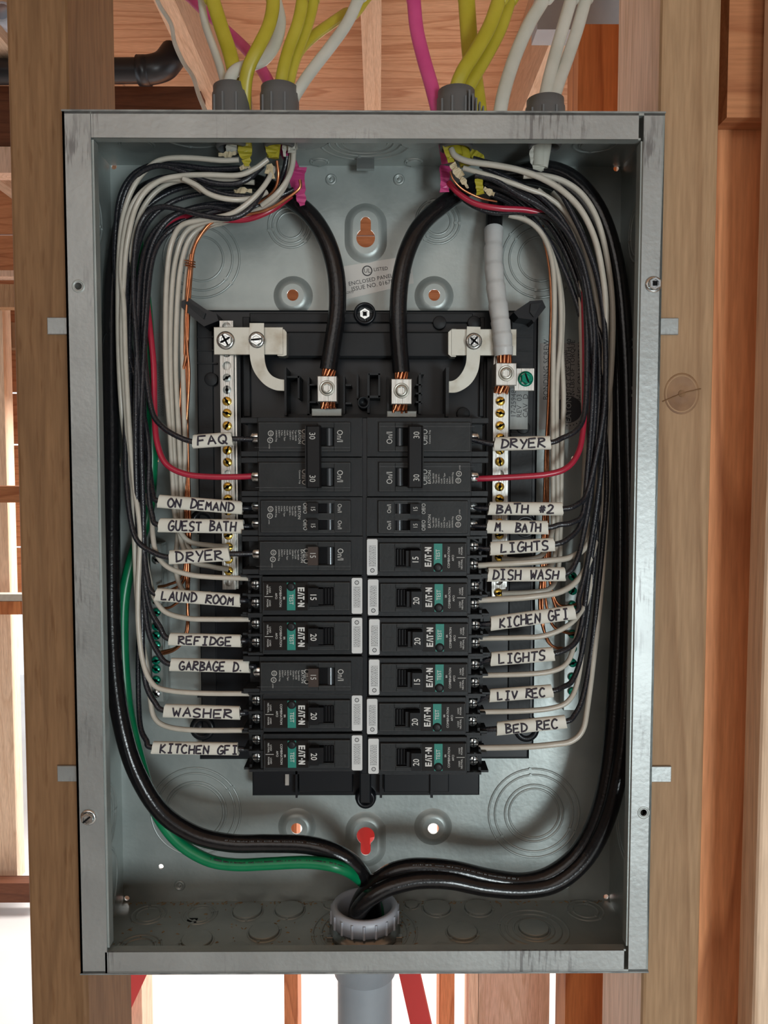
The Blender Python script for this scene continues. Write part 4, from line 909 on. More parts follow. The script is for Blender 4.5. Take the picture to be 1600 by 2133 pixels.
s1 = empty('stripped_end', W(U(836, 800, 46)), 'bare copper strands in the right main lug', 'copper', 'stripped cable ends')
strands(s1, (836, 774, 46), (836, 795, 46), R=3.9); strands(s1, (834, 838, 46), (833, 858, 45), fan=1.05, R=4.2)
s1 = empty('stripped_end', W(U(1050, 780, 42)), 'bare copper strands in the neutral lug under the white tape', 'copper', 'stripped cable ends')
strands(s1, (1048, 728, 42), (1052, 760, 42), R=4.3); strands(s1, (1046, 800, 43), (1044, 818, 43), R=4.4)
GC_ = wire('ground_cable', 'green ground cable curving from the bottom bushing up the left side',
     [(792, 1940, 57), (788, 1895, 55), (766, 1850, 46), (738, 1822, 33), (700, 1804, 24), (640, 1796, 26), (560, 1799, 28), (490, 1801, 30), (430, 1790, 32), (370, 1752, 34), (325, 1690, 36), (298, 1610, 40), (275, 1520, 48), (262, 1440, 54), (256, 1340, 56), (259, 1240, 58),
      (280, 1150, 60), (306, 1080, 62), (316, 980, 62), (316, 870, 60), (311, 740, 60), (304, 640, 62), (292, 540, 64), (280, 470, 66)], 4.1, 'wgreen', None, 12)

def jacket_print(parent, pts, r, i0, i1, mt, seedv, step=3):
    P = cr([U(*p) for p in pts], 24); rr = random.Random(seedv); b = MB(); n = len(P)
    for i in range(int(n * i0), int(n * i1)):
        if rr.random() < .25: continue
        p = P[i]; t = (P[i + 1] - p).normalized(); side = t.cross(Vector((0, 1, 0))).normalized()
        if side.z < 0: side = -side
        o = p + Vector((0, -r * .8, 0)) + side * (r * .62); l = rr.uniform(.3, .8); h = rr.uniform(.6, 1.0) * .7
        a, c = t * l * .5, side * h
        b.hexa([o - a - c, o + a - c, o + a + c, o - a + c] + [v + Vector((0, .6, 0)) for v in (o - a - c, o + a - c, o + a + c, o - a + c)])
    tag(b.build('jacket_print', M[mt], parent), kind='stuff')
jacket_print(GC_, [(738, 1822, 33), (700, 1804, 24), (640, 1796, 26), (560, 1799, 28), (490, 1801, 30), (430, 1790, 32)], 4.1, .05, .97, 'inkblack', 4)
jacket_print(FC_, [(845, 1808, 34), (890, 1806, 34), (950, 1812, 34), (1020, 1828, 35), (1090, 1836, 36)], 5.9, .1, .95, 'edge', 5)
jacket_print(LC_, [(700, 1777, 32), (640, 1760, 33), (560, 1757, 34), (480, 1756, 33), (405, 1738, 32)], 5.9, .05, .8, 'edge', 6)
# ---- branch circuit wires; each goes from a cable connector over a corner and down to its terminal
RW = 1.75; RB = 1.8; HT = 29.
G1, G2, G3, G4 = 'black hot wires of the left bundle', 'white wires of the left bundle', 'black hot wires of the right bundle', 'white wires of the right bundle'
def hot(text, flagp, pts, tail, grp, h=29, fd=24, r=RB, label=None, **kw):
    p0, p1 = flagp
    mid = [(p0[0], p0[1], fd + .6), ((p0[0] + p1[0]) / 2, (p0[1] + p1[1]) / 2, fd + .6), (p1[0], p1[1], fd + .6)]
    if pts[-1][0] > p0[0]: mid = mid[::-1]
    o = wire('circuit_wire', label or ('black wire carrying the tape flag lettered ' + text), pts + mid + tail, r, 'wblack', grp)
    flag(o, text, p0, p1, h, fd, **kw); return o
hot('FAQ', ((403, 920), (484, 914)), [(612, 395, 45), (560, 418, 44), (500, 440, 44), (430, 430, 46), (362, 450, 46), (327, 490, 45), (309, 540, 44), (301, 600, 42), (299, 700, 38), (306, 790, 34), (318, 860, 30), (340, 890, 27), (370, 909, 25)], [(526, 915, 26)], G1, 29, label='black wire carrying the tape flag lettered FAQ')
hot('ON DEMAND', ((331, 1044), (505, 1058)), [(548, 345, 34), (515, 374, 32), (480, 384, 32), (430, 378, 32), (380, 356, 32), (330, 345, 33), (290, 362, 36), (262, 400, 40), (250, 470, 42), (256, 600, 44), (275, 750, 44), (297, 880, 40), (312, 980, 34), (318, 1025, 28)], [(527, 1057, 28)], G1, 28)
hot('GUEST BATH', ((332, 1094), (508, 1097)), [(500, 350, 40), (440, 352, 40), (372, 344, 40), (325, 342, 40), (280, 362, 42), (252, 405, 44), (242, 470, 45), (240, 560, 46), (258, 700, 44), (290, 820, 40), (310, 930, 34), (310, 1020, 30), (317, 1072, 27)], [(527, 1097, 28)], G1, 30)
hot('DRYER', ((354, 1161), (478, 1154)), [(520, 410, 34), (470, 405, 34), (420, 388, 36), (380, 372, 38), (330, 372, 40), (295, 402, 42), (276, 450, 42), (266, 540, 42), (262, 700, 40), (262, 860, 38), (262, 980, 34), (270, 1070, 30), (285, 1125, 27), (318, 1150, 25)], [(526, 1153, 27)], G1, 30, label='black wire carrying the left tape flag lettered DRYER')
hot('LAUND ROOM', ((325, 1238), (500, 1251)), [(560, 365, 36), (540, 410, 32), (515, 440, 30), (478, 455, 29), (420, 448, 30), (365, 434, 32), (330, 432, 34), (302, 450, 36), (284, 500, 36), (278, 600, 36), (285, 720, 34), (292, 860, 32), (296, 1000, 32), (300, 1130, 30), (307, 1200, 27)], [(516, 1250, 27)], G1, 28, t0=.08, t1=.95)
hot('REFIDGE', ((353, 1331), (502, 1335)), [(520, 430, 46), (450, 440, 48), (390, 462, 48), (345, 490, 46), (318, 540, 42), (306, 640, 38), (299, 760, 34), (294, 900, 30), (298, 1050, 30), (300, 1180, 29), (310, 1260, 27), (332, 1304, 25)], [(516, 1333, 27)], G1, 27, t0=.14, t1=.9)
hot('GARBAGE D.', ((356, 1384), (520, 1388)), [(500, 425, 50), (440, 425, 50), (380, 440, 50), (340, 462, 50), (308, 505, 46), (292, 570, 40), (286, 680, 36), (284, 800, 32), (283, 950, 30), (288, 1100, 31), (299, 1230, 30), (308, 1310, 27), (328, 1358, 25)], [(533, 1388, 27)], G1, 28, t0=.12, t1=.97)
hot('WASHER', ((343, 1480), (500, 1485)), [(500, 400, 54), (430, 402, 54), (360, 420, 54), (310, 462, 52), (284, 530, 48), (272, 640, 44), (270, 780, 42), (279, 930, 38), (291, 1100, 34), (296, 1250, 31), (297, 1360, 29), (304, 1425, 27), (322, 1462, 25)], [(516, 1484, 27)], G1, 29, t0=.12, t1=.93)
hot('KITCHEN GFI', ((318, 1557), (496, 1560)), [(490, 385, 58), (420, 385, 58), (350, 402, 58), (290, 450, 56), (262, 530, 54), (256, 650, 52), (262, 800, 50), (276, 950, 50), (287, 1100, 52), (291, 1250, 50), (288, 1370, 46), (289, 1460, 40), (293, 1515, 32), (305, 1542, 27)], [(516, 1561, 27)], G1, 27, t0=.1, t1=1.02)
# extra black lengths in the left fan
for i, (a_, nm_) in enumerate((([(505, 372, 44), (430, 368, 46), (350, 384, 48), (298, 430, 48), (270, 500, 48), (262, 620, 48), (272, 800, 46), (284, 1000, 48), (290, 1150, 50)], 'upper spare black wire fanning behind the left bundle'),
                 ([(540, 440, 50), (470, 440, 52), (400, 452, 54), (350, 478, 52), (318, 520, 50), (300, 600, 48), (294, 720, 44), (300, 860, 46), (296, 1000, 48)], 'lower spare black wire fanning behind the left bundle'))):
    wire('circuit_wire', nm_, a_, RB, 'wblack', G1)
wire('circuit_wire', 'red wire of the left bundle curving to the left two pole breaker',
     [(606, 408, 50), (567, 437, 46), (519, 456, 46), (474, 458, 48), (420, 452, 52), (369, 455, 54), (335, 478, 54), (312, 530, 52), (305, 600, 50), (312, 680, 44), (320, 760, 40), (322, 860, 36), (327, 920, 31), (345, 965, 28), (385, 987, 27), (440, 993, 27), (500, 993, 27), (530, 991, 28)], 2.0, 'wred', 'red wires')
# left whites to arc fault breakers
wire('circuit_wire', 'white wire ending at the arc fault breaker just above LAUND ROOM', [(498, 333, 34), (460, 334, 34), (400, 329, 34), (350, 330, 34), (318, 342, 35), (285, 378, 38), (262, 430, 40), (250, 500, 40), (246, 640, 40), (250, 800, 38), (262, 920, 44), (290, 1010, 48), (314, 1060, 42), (318, 1110, 34), (325, 1150, 30), (348, 1180, 27), (390, 1196, 26), (440, 1202, 26), (521, 1205, 27)], RW, 'wwhite', G2)
wire('circuit_wire', 'white wire ending at the arc fault breaker between LAUND ROOM and REFIDGE', [(558, 332, 30), (530, 352, 30), (495, 365, 30), (430, 364, 30), (380, 366, 31), (339, 374, 32), (306, 396, 33), (284, 430, 34), (270, 480, 34), (260, 550, 36), (254, 700, 36), (262, 850, 36), (274, 1000, 37), (296, 1120, 36), (310, 1200, 34), (322, 1245, 30), (345, 1275, 27), (390, 1288, 26), (440, 1290, 26), (521, 1290, 27)], RW, 'wwhite', G2)
wire('circuit_wire', 'white wire crossing the lower left loops and ending above WASHER', [(420, 398, 38), (385, 376, 36), (330, 378, 37), (285, 412, 38), (262, 470, 38), (252, 560, 37), (258, 640, 35), (262, 760, 34), (270, 900, 33), (280, 1010, 31), (292, 1110, 29), (288, 1220, 28), (288, 1300, 28), (298, 1380, 27), (318, 1424, 26), (350, 1438, 26), (420, 1444, 26), (521, 1445, 27)], RW, 'wwhite', G2)
wire('circuit_wire', 'lowest white wire of the left side, ending above KITCHEN GFI', [(530, 380, 44), (460, 375, 44), (400, 372, 44), (340, 388, 44), (300, 430, 44), (280, 490, 43), (262, 580, 42), (256, 700, 40), (266, 860, 38), (276, 1000, 36), (280, 1120, 34), (284, 1220, 33), (292, 1310, 33), (308, 1400, 34), (313, 1455, 33), (322, 1495, 30), (350, 1514, 28), (410, 1521, 26), (521, 1521, 27)], RW, 'wwhite', G2)
wire('circuit_wire', 'white wire waving across the top of the left bundle', [(382, 372, 28), (410, 386, 27), (432, 402, 27), (460, 412, 28), (495, 416, 30), (530, 412, 34), (556, 400, 38)], RW, 'wwhite', G2)
# neutral bar whites, left
NW = [([(572, 350, 36), (552, 385, 30), (520, 420, 29), (480, 446, 29), (420, 458, 34), (378, 470, 38), (358, 505, 42), (349, 560, 44), (345, 650, 44), (346, 780, 44), (354, 900, 44), (360, 1000, 44), (366, 1080, 42), (390, 1125, 40), (440, 1136, 42), (476, 1138, 46)], 'outermost neutral wire on the left, first of the pale column'),
      ([(608, 318, 40), (600, 370, 38), (582, 405, 38), (550, 430, 42), (500, 452, 46), (430, 462, 46), (388, 482, 46), (368, 530, 48), (358, 600, 48), (354, 720, 48), (358, 860, 46), (366, 1000, 46), (372, 1100, 44), (395, 1165, 42), (440, 1180, 44), (476, 1186, 46)], 'second neutral wire of the pale left column'),
      ([(600, 400, 50), (520, 450, 52), (440, 466, 50), (400, 490, 50), (380, 540, 50), (370, 620, 50), (366, 760, 50), (372, 900, 48), (377, 1010, 48), (380, 1110, 46), (402, 1150, 44), (440, 1160, 44), (476, 1163, 46)], 'third neutral wire of the pale left column'),
      ([(560, 430, 56), (470, 462, 54), (420, 480, 54), (396, 530, 54), (386, 600, 53), (380, 700, 52), (383, 840, 50), (385, 960, 50), (372, 1100, 50), (366, 1180, 48), (378, 1225, 46), (400, 1240, 44), (440, 1236, 46)], 'innermost neutral wire of the pale left column')]
for p_, l_ in NW: wire('neutral_wire', l_, p_, RW, 'wwhite', 'neutral wires of the left column')
wire('circuit_wire', 'white wire dropping from the white cable end at the top left', [(612, 310, 36), (609, 345, 36), (598, 375, 34), (575, 405, 34), (545, 428, 38)], RW, 'wwhite', G2)
wire('circuit_wire', 'black wire beside the dropping white wire at the top left', [(598, 325, 40), (592, 355, 42), (578, 390, 42), (548, 420, 44), (505, 436, 46)], RB, 'wblack', G1)
# bare copper grounds, left
def cop(label, pts, grp, r=1.0): return wire('ground_wire', label, pts, r, 'copper', grp, 6)
GC = 'bare copper ground wires on the left'
cop('outer bare copper wire on the left, from the pink cable', [(625, 375, 34), (624, 392, 34), (597, 414, 36), (556, 437, 40), (500, 450, 44), (444, 462, 46), (415, 495, 46), (402, 530, 46), (395, 590, 46), (388, 655, 46), (390, 720, 46), (394, 780, 48), (390, 860, 50), (384, 920, 52), (382, 1000, 52), (385, 1060, 52), (392, 1150, 52), (388, 1230, 54), (360, 1262, 56), (335, 1268, 60)], GC)
cop('second bare copper wire on the left', [(577, 335, 30), (580, 365, 32), (572, 395, 36), (545, 420, 42), (490, 445, 48), (440, 468, 50), (410, 505, 50), (397, 550, 48), (392, 620, 48), (392, 690, 46), (388, 740, 48), (377, 800, 52), (372, 920, 54), (370, 980, 54), (380, 1060, 54), (386, 1140, 52), (380, 1200, 54), (350, 1218, 56), (330, 1222, 60)], GC)
cop('third bare copper wire on the left', [(560, 432, 50), (500, 452, 52), (430, 475, 52), (402, 520, 50), (394, 570, 49), (390, 640, 49), (386, 760, 52), (388, 900, 54), (390, 1040, 53), (388, 1180, 53), (390, 1300, 54), (372, 1345, 56), (335, 1358, 60)], GC)
cop('fourth bare copper wire on the left', [(398, 530, 47), (390, 600, 47), (386, 700, 50), (380, 850, 53), (386, 1000, 53), (390, 1120, 53), (384, 1205, 53), (358, 1228, 56), (332, 1234, 60)], GC)
cop('fifth bare copper wire on the left', [(402, 528, 48), (394, 640, 48), (390, 800, 52), (392, 950, 54), (396, 1100, 54), (392, 1250, 54), (390, 1320, 54), (366, 1352, 56), (335, 1364, 60)], GC)
b = MB(); q = U(396, 552, 44)
for i in range(3): b.ring((q.x, q.y, q.z - 1 + i * 1.6), (.2, -.3, 1), 3.0, .8, 20)
tag(b.build('copper_twist', M['copper']), 'small twist of copper wire tying the left ground wires', 'twist')
# ---- right bundle
hot('DRYER', ((1029, 925), (1146, 922)), [(948, 400, 50), (985, 428, 48), (1030, 443, 48), (1090, 442, 46), (1140, 452, 44), (1185, 490, 42), (1213, 560, 42), (1222, 680, 40), (1222, 800, 36), (1216, 868, 32), (1200, 897, 28), (1172, 912, 26)], [(982, 915, 26)], G3, 29, label='black wire carrying the right tape flag lettered DRYER')
hot('BATH #2', ((1018, 1059), (1171, 1060)), [(985, 330, 34), (1040, 345, 34), (1085, 352, 34), (1130, 366, 34), (1165, 398, 33), (1195, 450, 33), (1222, 510, 33), (1245, 580, 34), (1258, 660, 34), (1262, 760, 34), (1258, 860, 33), (1240, 960, 32), (1222, 1030, 30), (1200, 1052, 26)], [(985, 1057, 27)], G3, 28, t0=.1, t1=.9)
hot('M. BATH', ((1014, 1097), (1141, 1099)), [(990, 365, 36), (1030, 375, 35), (1075, 402, 35), (1130, 432, 36), (1175, 475, 36), (1207, 530, 36), (1226, 600, 37), (1238, 690, 37), (1236, 800, 36), (1230, 900, 35), (1222, 1000, 33), (1214, 1070, 29), (1190, 1089, 26), (1165, 1093, 25)], [(982, 1096, 27)], G3, 29, t0=.13, t1=.9)
hot('LIGHTS', ((1021, 1143), (1154, 1134)), [(1000, 345, 38), (1060, 372, 38), (1120, 405, 38), (1165, 450, 38), (1198, 510, 38), (1218, 590, 38), (1232, 700, 38), (1240, 830, 38), (1232, 950, 36), (1220, 1040, 33), (1208, 1095, 30), (1182, 1123, 26)], [(990, 1140, 27)], G3, 29, t0=.16, t1=.93, label='black wire carrying the upper right tape flag lettered LIGHTS')
hot('DISH WASH', ((1016, 1197), (1176, 1196)), [(1010, 355, 42), (1070, 385, 42), (1130, 425, 42), (1178, 480, 42), (1210, 560, 42), (1240, 660, 42), (1250, 780, 40), (1244, 900, 38), (1232, 1020, 34), (1216, 1110, 31), (1202, 1165, 27)], [(990, 1221, 28)], G3, 30, t0=.06, t1=.93)
hot('KICHEN GFI', ((1022, 1299), (1197, 1275)), [(1020, 370, 46), (1090, 400, 46), (1150, 455, 46), (1196, 540, 46), (1228, 640, 44), (1255, 720, 40), (1262, 850, 38), (1252, 980, 37), (1236, 1100, 36), (1220, 1190, 32), (1206, 1245, 28)], [(990, 1300, 28)], G3, 31, t0=.1, t1=.93)
hot('LIGHTS', ((1022, 1373), (1153, 1362)), [(1010, 380, 50), (1080, 412, 50), (1145, 470, 50), (1188, 550, 50), (1222, 660, 46), (1248, 790, 42), (1254, 930, 42), (1244, 1070, 42), (1226, 1200, 38), (1212, 1300, 33), (1195, 1342, 28)], [(992, 1385, 28)], G3, 30, t0=.12, t1=.88, label='black wire carrying the lower right tape flag lettered LIGHTS')
hot('LIV REC', ((1020, 1449), (1150, 1439)), [(1000, 390, 54), (1070, 420, 54), (1130, 480, 54), (1178, 570, 52), (1215, 680, 48), (1240, 820, 44), (1250, 980, 44), (1242, 1130, 43), (1226, 1270, 40), (1210, 1370, 35), (1192, 1418, 30), (1172, 1431, 27)], [(992, 1462, 28)], G3, 28, t0=.12, t1=.9)
hot('BED REC', ((1035, 1518), (1178, 1503)), [(1010, 398, 56), (1080, 435, 56), (1140, 500, 56), (1190, 600, 54), (1228, 720, 50), (1256, 860, 46), (1264, 1000, 46), (1256, 1130, 45), (1243, 1260, 42), (1230, 1370, 38), (1215, 1450, 31), (1198, 1488, 27)], [(995, 1521, 28)], G3, 29, t0=.12, t1=.9)
wire('circuit_wire', 'red wire of the right bundle curving to the right two pole breaker', [(935, 380, 46), (955, 402, 44), (990, 424, 42), (1040, 434, 42), (1100, 438, 44), (1150, 455, 46), (1190, 500, 48), (1212, 580, 48), (1218, 700, 44), (1218, 830, 40), (1214, 900, 36), (1204, 945, 31), (1180, 975, 28), (1140, 988, 27), (1080, 993, 27), (1000, 997, 27), (980, 997, 28)], 2.0, 'wred', 'red wires')
wire('circuit_wire', 'upper white wire sweeping over the top right bundle', [(940, 310, 32), (948, 324, 31), (975, 336, 30), (1030, 344, 29), (1080, 354, 29), (1130, 372, 29), (1175, 400, 29), (1212, 440, 30), (1240, 500, 31), (1255, 570, 32), (1262, 640, 33), (1260, 740, 38), (1256, 900, 44), (1248, 1050, 44), (1226, 1130, 38), (1190, 1160, 31), (1140, 1168, 27), (1080, 1173, 26), (996, 1178, 27)], 2.0, 'wwhite', G4)
wire('circuit_wire', 'outermost white wire arching at the top right', [(1090, 366, 33), (1130, 366, 33), (1175, 378, 33), (1215, 408, 34), (1245, 460, 35), (1265, 540, 37), (1276, 640, 40), (1274, 760, 44), (1262, 900, 47), (1254, 1040, 48), (1238, 1140, 42), (1210, 1200, 34), (1170, 1232, 29), (1110, 1243, 26), (1060, 1247, 26), (997, 1250, 27)], 2.0, 'wwhite', G4)
wire('circuit_wire', 'white wire passing between the black wires at the top right', [(965, 350, 36), (1000, 360, 35), (1050, 376, 35), (1095, 392, 36), (1140, 410, 38), (1180, 445, 40), (1215, 510, 40), (1238, 600, 42), (1252, 700, 42), (1256, 800, 46), (1246, 950, 47), (1240, 1100, 46), (1228, 1230, 40), (1206, 1280, 32), (1175, 1308, 28), (1130, 1325, 26), (1080, 1328, 26), (998, 1330, 27)], RW, 'wwhite', G4)
wire('circuit_wire', 'white wire ending just below the lower right LIGHTS flag', [(1120, 395, 42), (1180, 450, 44), (1208, 540, 46), (1210, 620, 48), (1212, 720, 48), (1216, 850, 48), (1224, 1000, 48), (1222, 1150, 46), (1212, 1270, 40), (1196, 1345, 33), (1180, 1382, 29), (1150, 1398, 27), (1100, 1404, 26), (998, 1407, 27)], RW, 'wwhite', G4)
wire('circuit_wire', 'white wire ending between LIV REC and BED REC', [(1150, 400, 46), (1206, 470, 48), (1236, 580, 48), (1250, 720, 48), (1256, 900, 50), (1246, 1050, 48), (1230, 1200, 44), (1216, 1330, 38), (1203, 1420, 32), (1184, 1460, 28), (1150, 1475, 27), (1090, 1481, 26), (997, 1483, 27)], RW, 'wwhite', G4)
wire('circuit_wire', 'lowest white wire of the right side, bending under BED REC', [(1160, 385, 48), (1224, 460, 50), (1256, 580, 50), (1268, 720, 50), (1270, 900, 50), (1262, 1080, 48), (1252, 1230, 44), (1238, 1360, 38), (1224, 1470, 31), (1214, 1520, 28), (1190, 1544, 27), (1150, 1551, 26), (1090, 1556, 26), (997, 1558, 27)], 2.0, 'wwhite', G4)
NR = [([(1060, 448, 50), (1100, 460, 50), (1132, 492, 50), (1150, 545, 48), (1155, 620, 46), (1153, 720, 46), (1152, 820, 46), (1152, 950, 46), (1152, 1060, 46), (1150, 1110, 46), (1130, 1155, 43), (1090, 1166, 42), (1046, 1164, 46)], 'neutral wire nearest the bars in the right column'),
      ([(1075, 450, 54), (1120, 475, 54), (1150, 530, 52), (1166, 600, 50), (1168, 700, 50), (1160, 800, 48), (1160, 940, 48), (1162, 1060, 48), (1158, 1140, 46), (1145, 1180, 44), (1100, 1186, 42), (1046, 1187, 46)], 'middle neutral wire of the right column'),
      ([(1090, 452, 56), (1135, 490, 56), (1160, 560, 55), (1172, 640, 53), (1170, 730, 52), (1174, 830, 50), (1170, 950, 50), (1168, 1080, 50), (1165, 1170, 48), (1150, 1222, 44), (1110, 1233, 42), (1046, 1236, 46)], 'innermost neutral wire of the right column'),
      ([(1190, 500, 56), (1212, 560, 57), (1210, 660, 58), (1214, 760, 58), (1220, 900, 60), (1214, 1050, 60)], 'single neutral wire beside the black bundle on the right')]
for p_, l_ in NR: wire('neutral_wire', l_, p_, RW, 'wwhite', 'neutral wires of the right column')
GR = 'bare copper ground wires on the right'
cop('outer bare copper wire on the right', [(1120, 460, 58), (1138, 520, 58), (1148, 600, 58), (1146, 720, 58), (1142, 850, 58), (1136, 960, 58), (1136, 1080, 58), (1133, 1180, 58), (1130, 1270, 58), (1138, 1330, 58), (1160, 1350, 60), (1180, 1352, 64)], GR)
cop('second bare copper wire on the right', [(1130, 470, 60), (1146, 560, 60), (1150, 680, 60), (1146, 800, 60), (1140, 920, 60), (1138, 1050, 60), (1138, 1160, 60), (1136, 1240, 58), (1150, 1300, 58), (1180, 1318, 60), (1196, 1318, 64)], GR)
cop('third bare copper wire on the right', [(1140, 500, 62), (1148, 620, 62), (1144, 780, 62), (1142, 950, 62), (1142, 1100, 61), (1144, 1200, 58), (1160, 1255, 58), (1185, 1262, 60), (1200, 1258, 64)], GR)
cop('fourth bare copper wire on the right', [(1136, 980, 56), (1132, 1080, 57), (1128, 1180, 57), (1124, 1260, 57), (1132, 1310, 57), (1150, 1345, 59), (1172, 1350, 63)], GR)
cop('fifth bare copper wire on the right', [(1148, 1100, 60), (1146, 1180, 59), (1150, 1240, 58), (1168, 1280, 58), (1196, 1285, 63)], GR)
cop('copper wire curling round the pink and red wires at the top right', [(938, 357, 34), (945, 375, 34), (965, 395, 36), (1000, 412, 38), (1035, 420, 42)], GR, .7)
# ---- ground bars with green screws
for x0, x1, y0, y1, lab, ys in ((312, 341, 1132, 1462, 'left ground bar with green screws behind the wires', (1166, 1250, 1275, 1304, 1323, 1343, 1375, 1393, 1416, 1444)),
                                (1178, 1206, 1170, 1480, 'right ground bar mostly hidden behind the wires', (1200, 1230, 1260, 1290, 1320, 1350, 1380, 1410, 1440))):
    gb = empty('ground_bar', W(U((x0 + x1) / 2, y1, 62)), lab, 'bar', 'ground bars')
    b = MB(); pbox(b, x0, y0, x1, y1, 66, 78, .4); pbox(b, x1 - 4, y0 + 4, x1 + 4, y1, 70, 78, .3); b.build('bar_body', M['zinc'], gb)
    for i, y in enumerate(ys):
        q = U((x0 + x1) / 2, y, 66); slot_screw('ground_screw', (q.x, 66, q.z), 3.0, gb, 'screw' if i in (0, 1, len(ys) - 1) and x0 < 700 else 'green_screw', random.uniform(-1, 1), 2.2)

# ================================================================ cable connectors, cables above the box
def connector(label, i, hgt, cut=False, px=None):
    x, d = tc[i]; r_ = empty('cable_connector', W((x, d, zt)), label, 'connector', 'grey cable connectors in the top of the box')
    b = MB(); b.lathe((x, d, zt + T / 2), (0, 0, 1), [(9.2, 0), (13.2, 0), (13.2, 2.5), (12.6, 3), (12.6, hgt - 5), (11.9, hgt - 4.5), (11.9, hgt), (10.3, hgt), (10.1, hgt - 6), (9.8, 0)], 32)
    o = b.build('collar', M['gplast'], r_)
    b = MB(); b.lathe((x, d, zt + T / 2), (0, 0, -1), [(9.7, -.5), (9.7, 3), (10.9, 3.4), (10.5, 7), (9.2, 8), (8.8, 6), (9.1, 0)], 28); b.build('snap_ring', M['gplast'], r_)
    for a in (-.9, -.3, .4):
        b = MB(); b.box(x + 12.4 * math.sin(a) - .6, x + 12.4 * math.sin(a) + .6, d - 12.9 * math.cos(a) - .5, d - 12.4 * math.cos(a) + .6, zt + 3, zt + hgt - 7); b.build('grip_rib', M['gplast'], r_)
    return r_
connector('leftmost grey connector, holding a yellow and a white cable', 0, 31)
connector('second grey connector from the left, holding the paired yellow cables', 1, 31)
c3 = connector('grey connector right of the middle, with slotted jaws beside the pink cable', 2, 29)
connector('rightmost grey connector, holding the two white cables', 3, 22)
b = MB(); x, d = tc[2]
for i in range(5): b.box(x + 6.5 + i * 2.2, x + 7.6 + i * 2.2, d - 13.8, d - 9, zt + 2, zt + 25 - i * 2.5)
b.build('jaw_teeth', M['gplast'], c3)['kind'] = 'stuff'
def cable(label, pts, wpx, mt, flatmm=2.7, grp=None, cat='cable', name=None):
    P = [U(*p) for p in pts]; e = (P[0] - P[1]).normalized(); P = [P[0] + e * 190 + Vector((0, 0, 330)), P[0] + e * 120 + Vector((0, 0, 60))] + P   # on up to the ceiling joists
    b = MB(); b.tube(P, 1, 14, flat=(wpx / 3.2 / 2, flatmm), wide=Vector((0, 1, 0)))
    o = b.build(name or {'yellow': 'yellow_cable', 'wcable': 'white_cable', 'pink': 'pink_cable'}[mt], M[mt]); tag(o, label, cat, grp); return o
YC, WC = 'yellow sheathed cables above the box', 'white sheathed cables above the box'
cable('yellow cable at the far left, passing behind the white loop', [(425, -60, 60), (443, 0, 56), (462, 60, 52), (480, 115, 46), (491, 170, 40), (493, 230, 37), (494, 300, 36)], 31, 'yellow', grp=YC)
y2 = cable('printed yellow cable in front of the leftmost connector', [(560, -60, 40), (569, 0, 36), (561, 50, 31), (540, 95, 27), (520, 135, 27), (511, 175, 30), (509, 230, 35), (510, 285, 36), (512, 315, 36)], 28, 'yellow', grp=YC)
cable('white cable looping from behind the printed yellow cable into the leftmost connector', [(560, -60, 58), (574, 0, 54), (583, 45, 50), (574, 90, 46), (548, 125, 42), (515, 137, 38), (490, 148, 34), (478, 172, 33), (476, 230, 35), (482, 285, 38), (486, 318, 38)], 26, 'wcable', grp=WC)
cable('white cable at the far left edge of the cable group', [(418, -60, 76), (420, 0, 72), (428, 50, 66), (445, 100, 58), (460, 145, 50), (470, 190, 44), (474, 240, 40)], 17, 'wcable', grp=WC)
cable('pink cable slanting down behind the yellow cables to the second connector', [(360, -60, 150), (402, 0, 130), (470, 62, 105), (515, 105, 80), (545, 145, 60), (563, 180, 48), (574, 230, 42), (590, 300, 44), (612, 352, 44)], 25, 'pink')
cable('left one of the paired yellow cables over the second connector', [(632, -60, 44), (630, 0, 42), (620, 50, 40), (602, 100, 38), (590, 145, 36), (583, 190, 36), (578, 250, 36), (572, 300, 35), (568, 328, 35)], 26, 'yellow', grp=YC)
cable('right one of the paired yellow cables over the second connector', [(658, -60, 52), (652, 0, 50), (640, 50, 47), (622, 100, 44), (607, 145, 42), (598, 190, 41), (592, 250, 40)], 26, 'yellow', grp=YC)
cable('yellow cable branching to the right behind the long white cable', [(760, 0, 90), (720, 28, 76), (688, 50, 64), (650, 78, 52), (622, 108, 46), (608, 145, 44), (600, 190, 42), (597, 250, 42)], 24, 'yellow', grp=YC)
cable('long white cable curving in from the upper right to the second connector', [(775, -70, 56), (746, 0, 50), (722, 50, 46), (690, 95, 42), (655, 140, 38), (630, 175, 36), (608, 215, 36), (603, 260, 37), (608, 312, 38)], 25, 'wcable', grp=WC)
cable('pink cable dropping into the connector right of the middle', [(856, -60, 60), (862, 0, 58), (868, 60, 55), (882, 120, 50), (898, 175, 45), (910, 222, 42), (925, 280, 42), (934, 340, 46)], 30, 'pink')
cable('yellow cable behind, hanging straight beside the crossing yellow pair', [(968, -60, 70), (972, 0, 68), (976, 60, 64), (981, 120, 58), (990, 180, 50), (996, 235, 44), (992, 290, 42)], 37, 'yellow', grp=YC)
cable('front yellow cable of the crossing pair over the slotted connector', [(1062, -60, 44), (1040, 0, 42), (1020, 55, 38), (992, 105, 34), (964, 150, 31), (950, 190, 32), (945, 240, 35), (944, 290, 35), (950, 325, 34)], 30, 'yellow', grp=YC)
cable('rear yellow cable of the crossing pair over the slotted connector', [(1082, -60, 54), (1062, 0, 52), (1042, 60, 48), (1014, 115, 44), (988, 160, 41), (970, 195, 40), (960, 240, 39), (962, 300, 38), (972, 345, 38)], 28, 'yellow', grp=YC)
cable('white cable between the crossing yellow pair and the right white pair', [(1165, -60, 70), (1132, 0, 66), (1105, 45, 60), (1080, 100, 55), (1062, 150, 50), (1048, 200, 46), (1040, 245, 46)], 29, 'wcable', grp=WC)
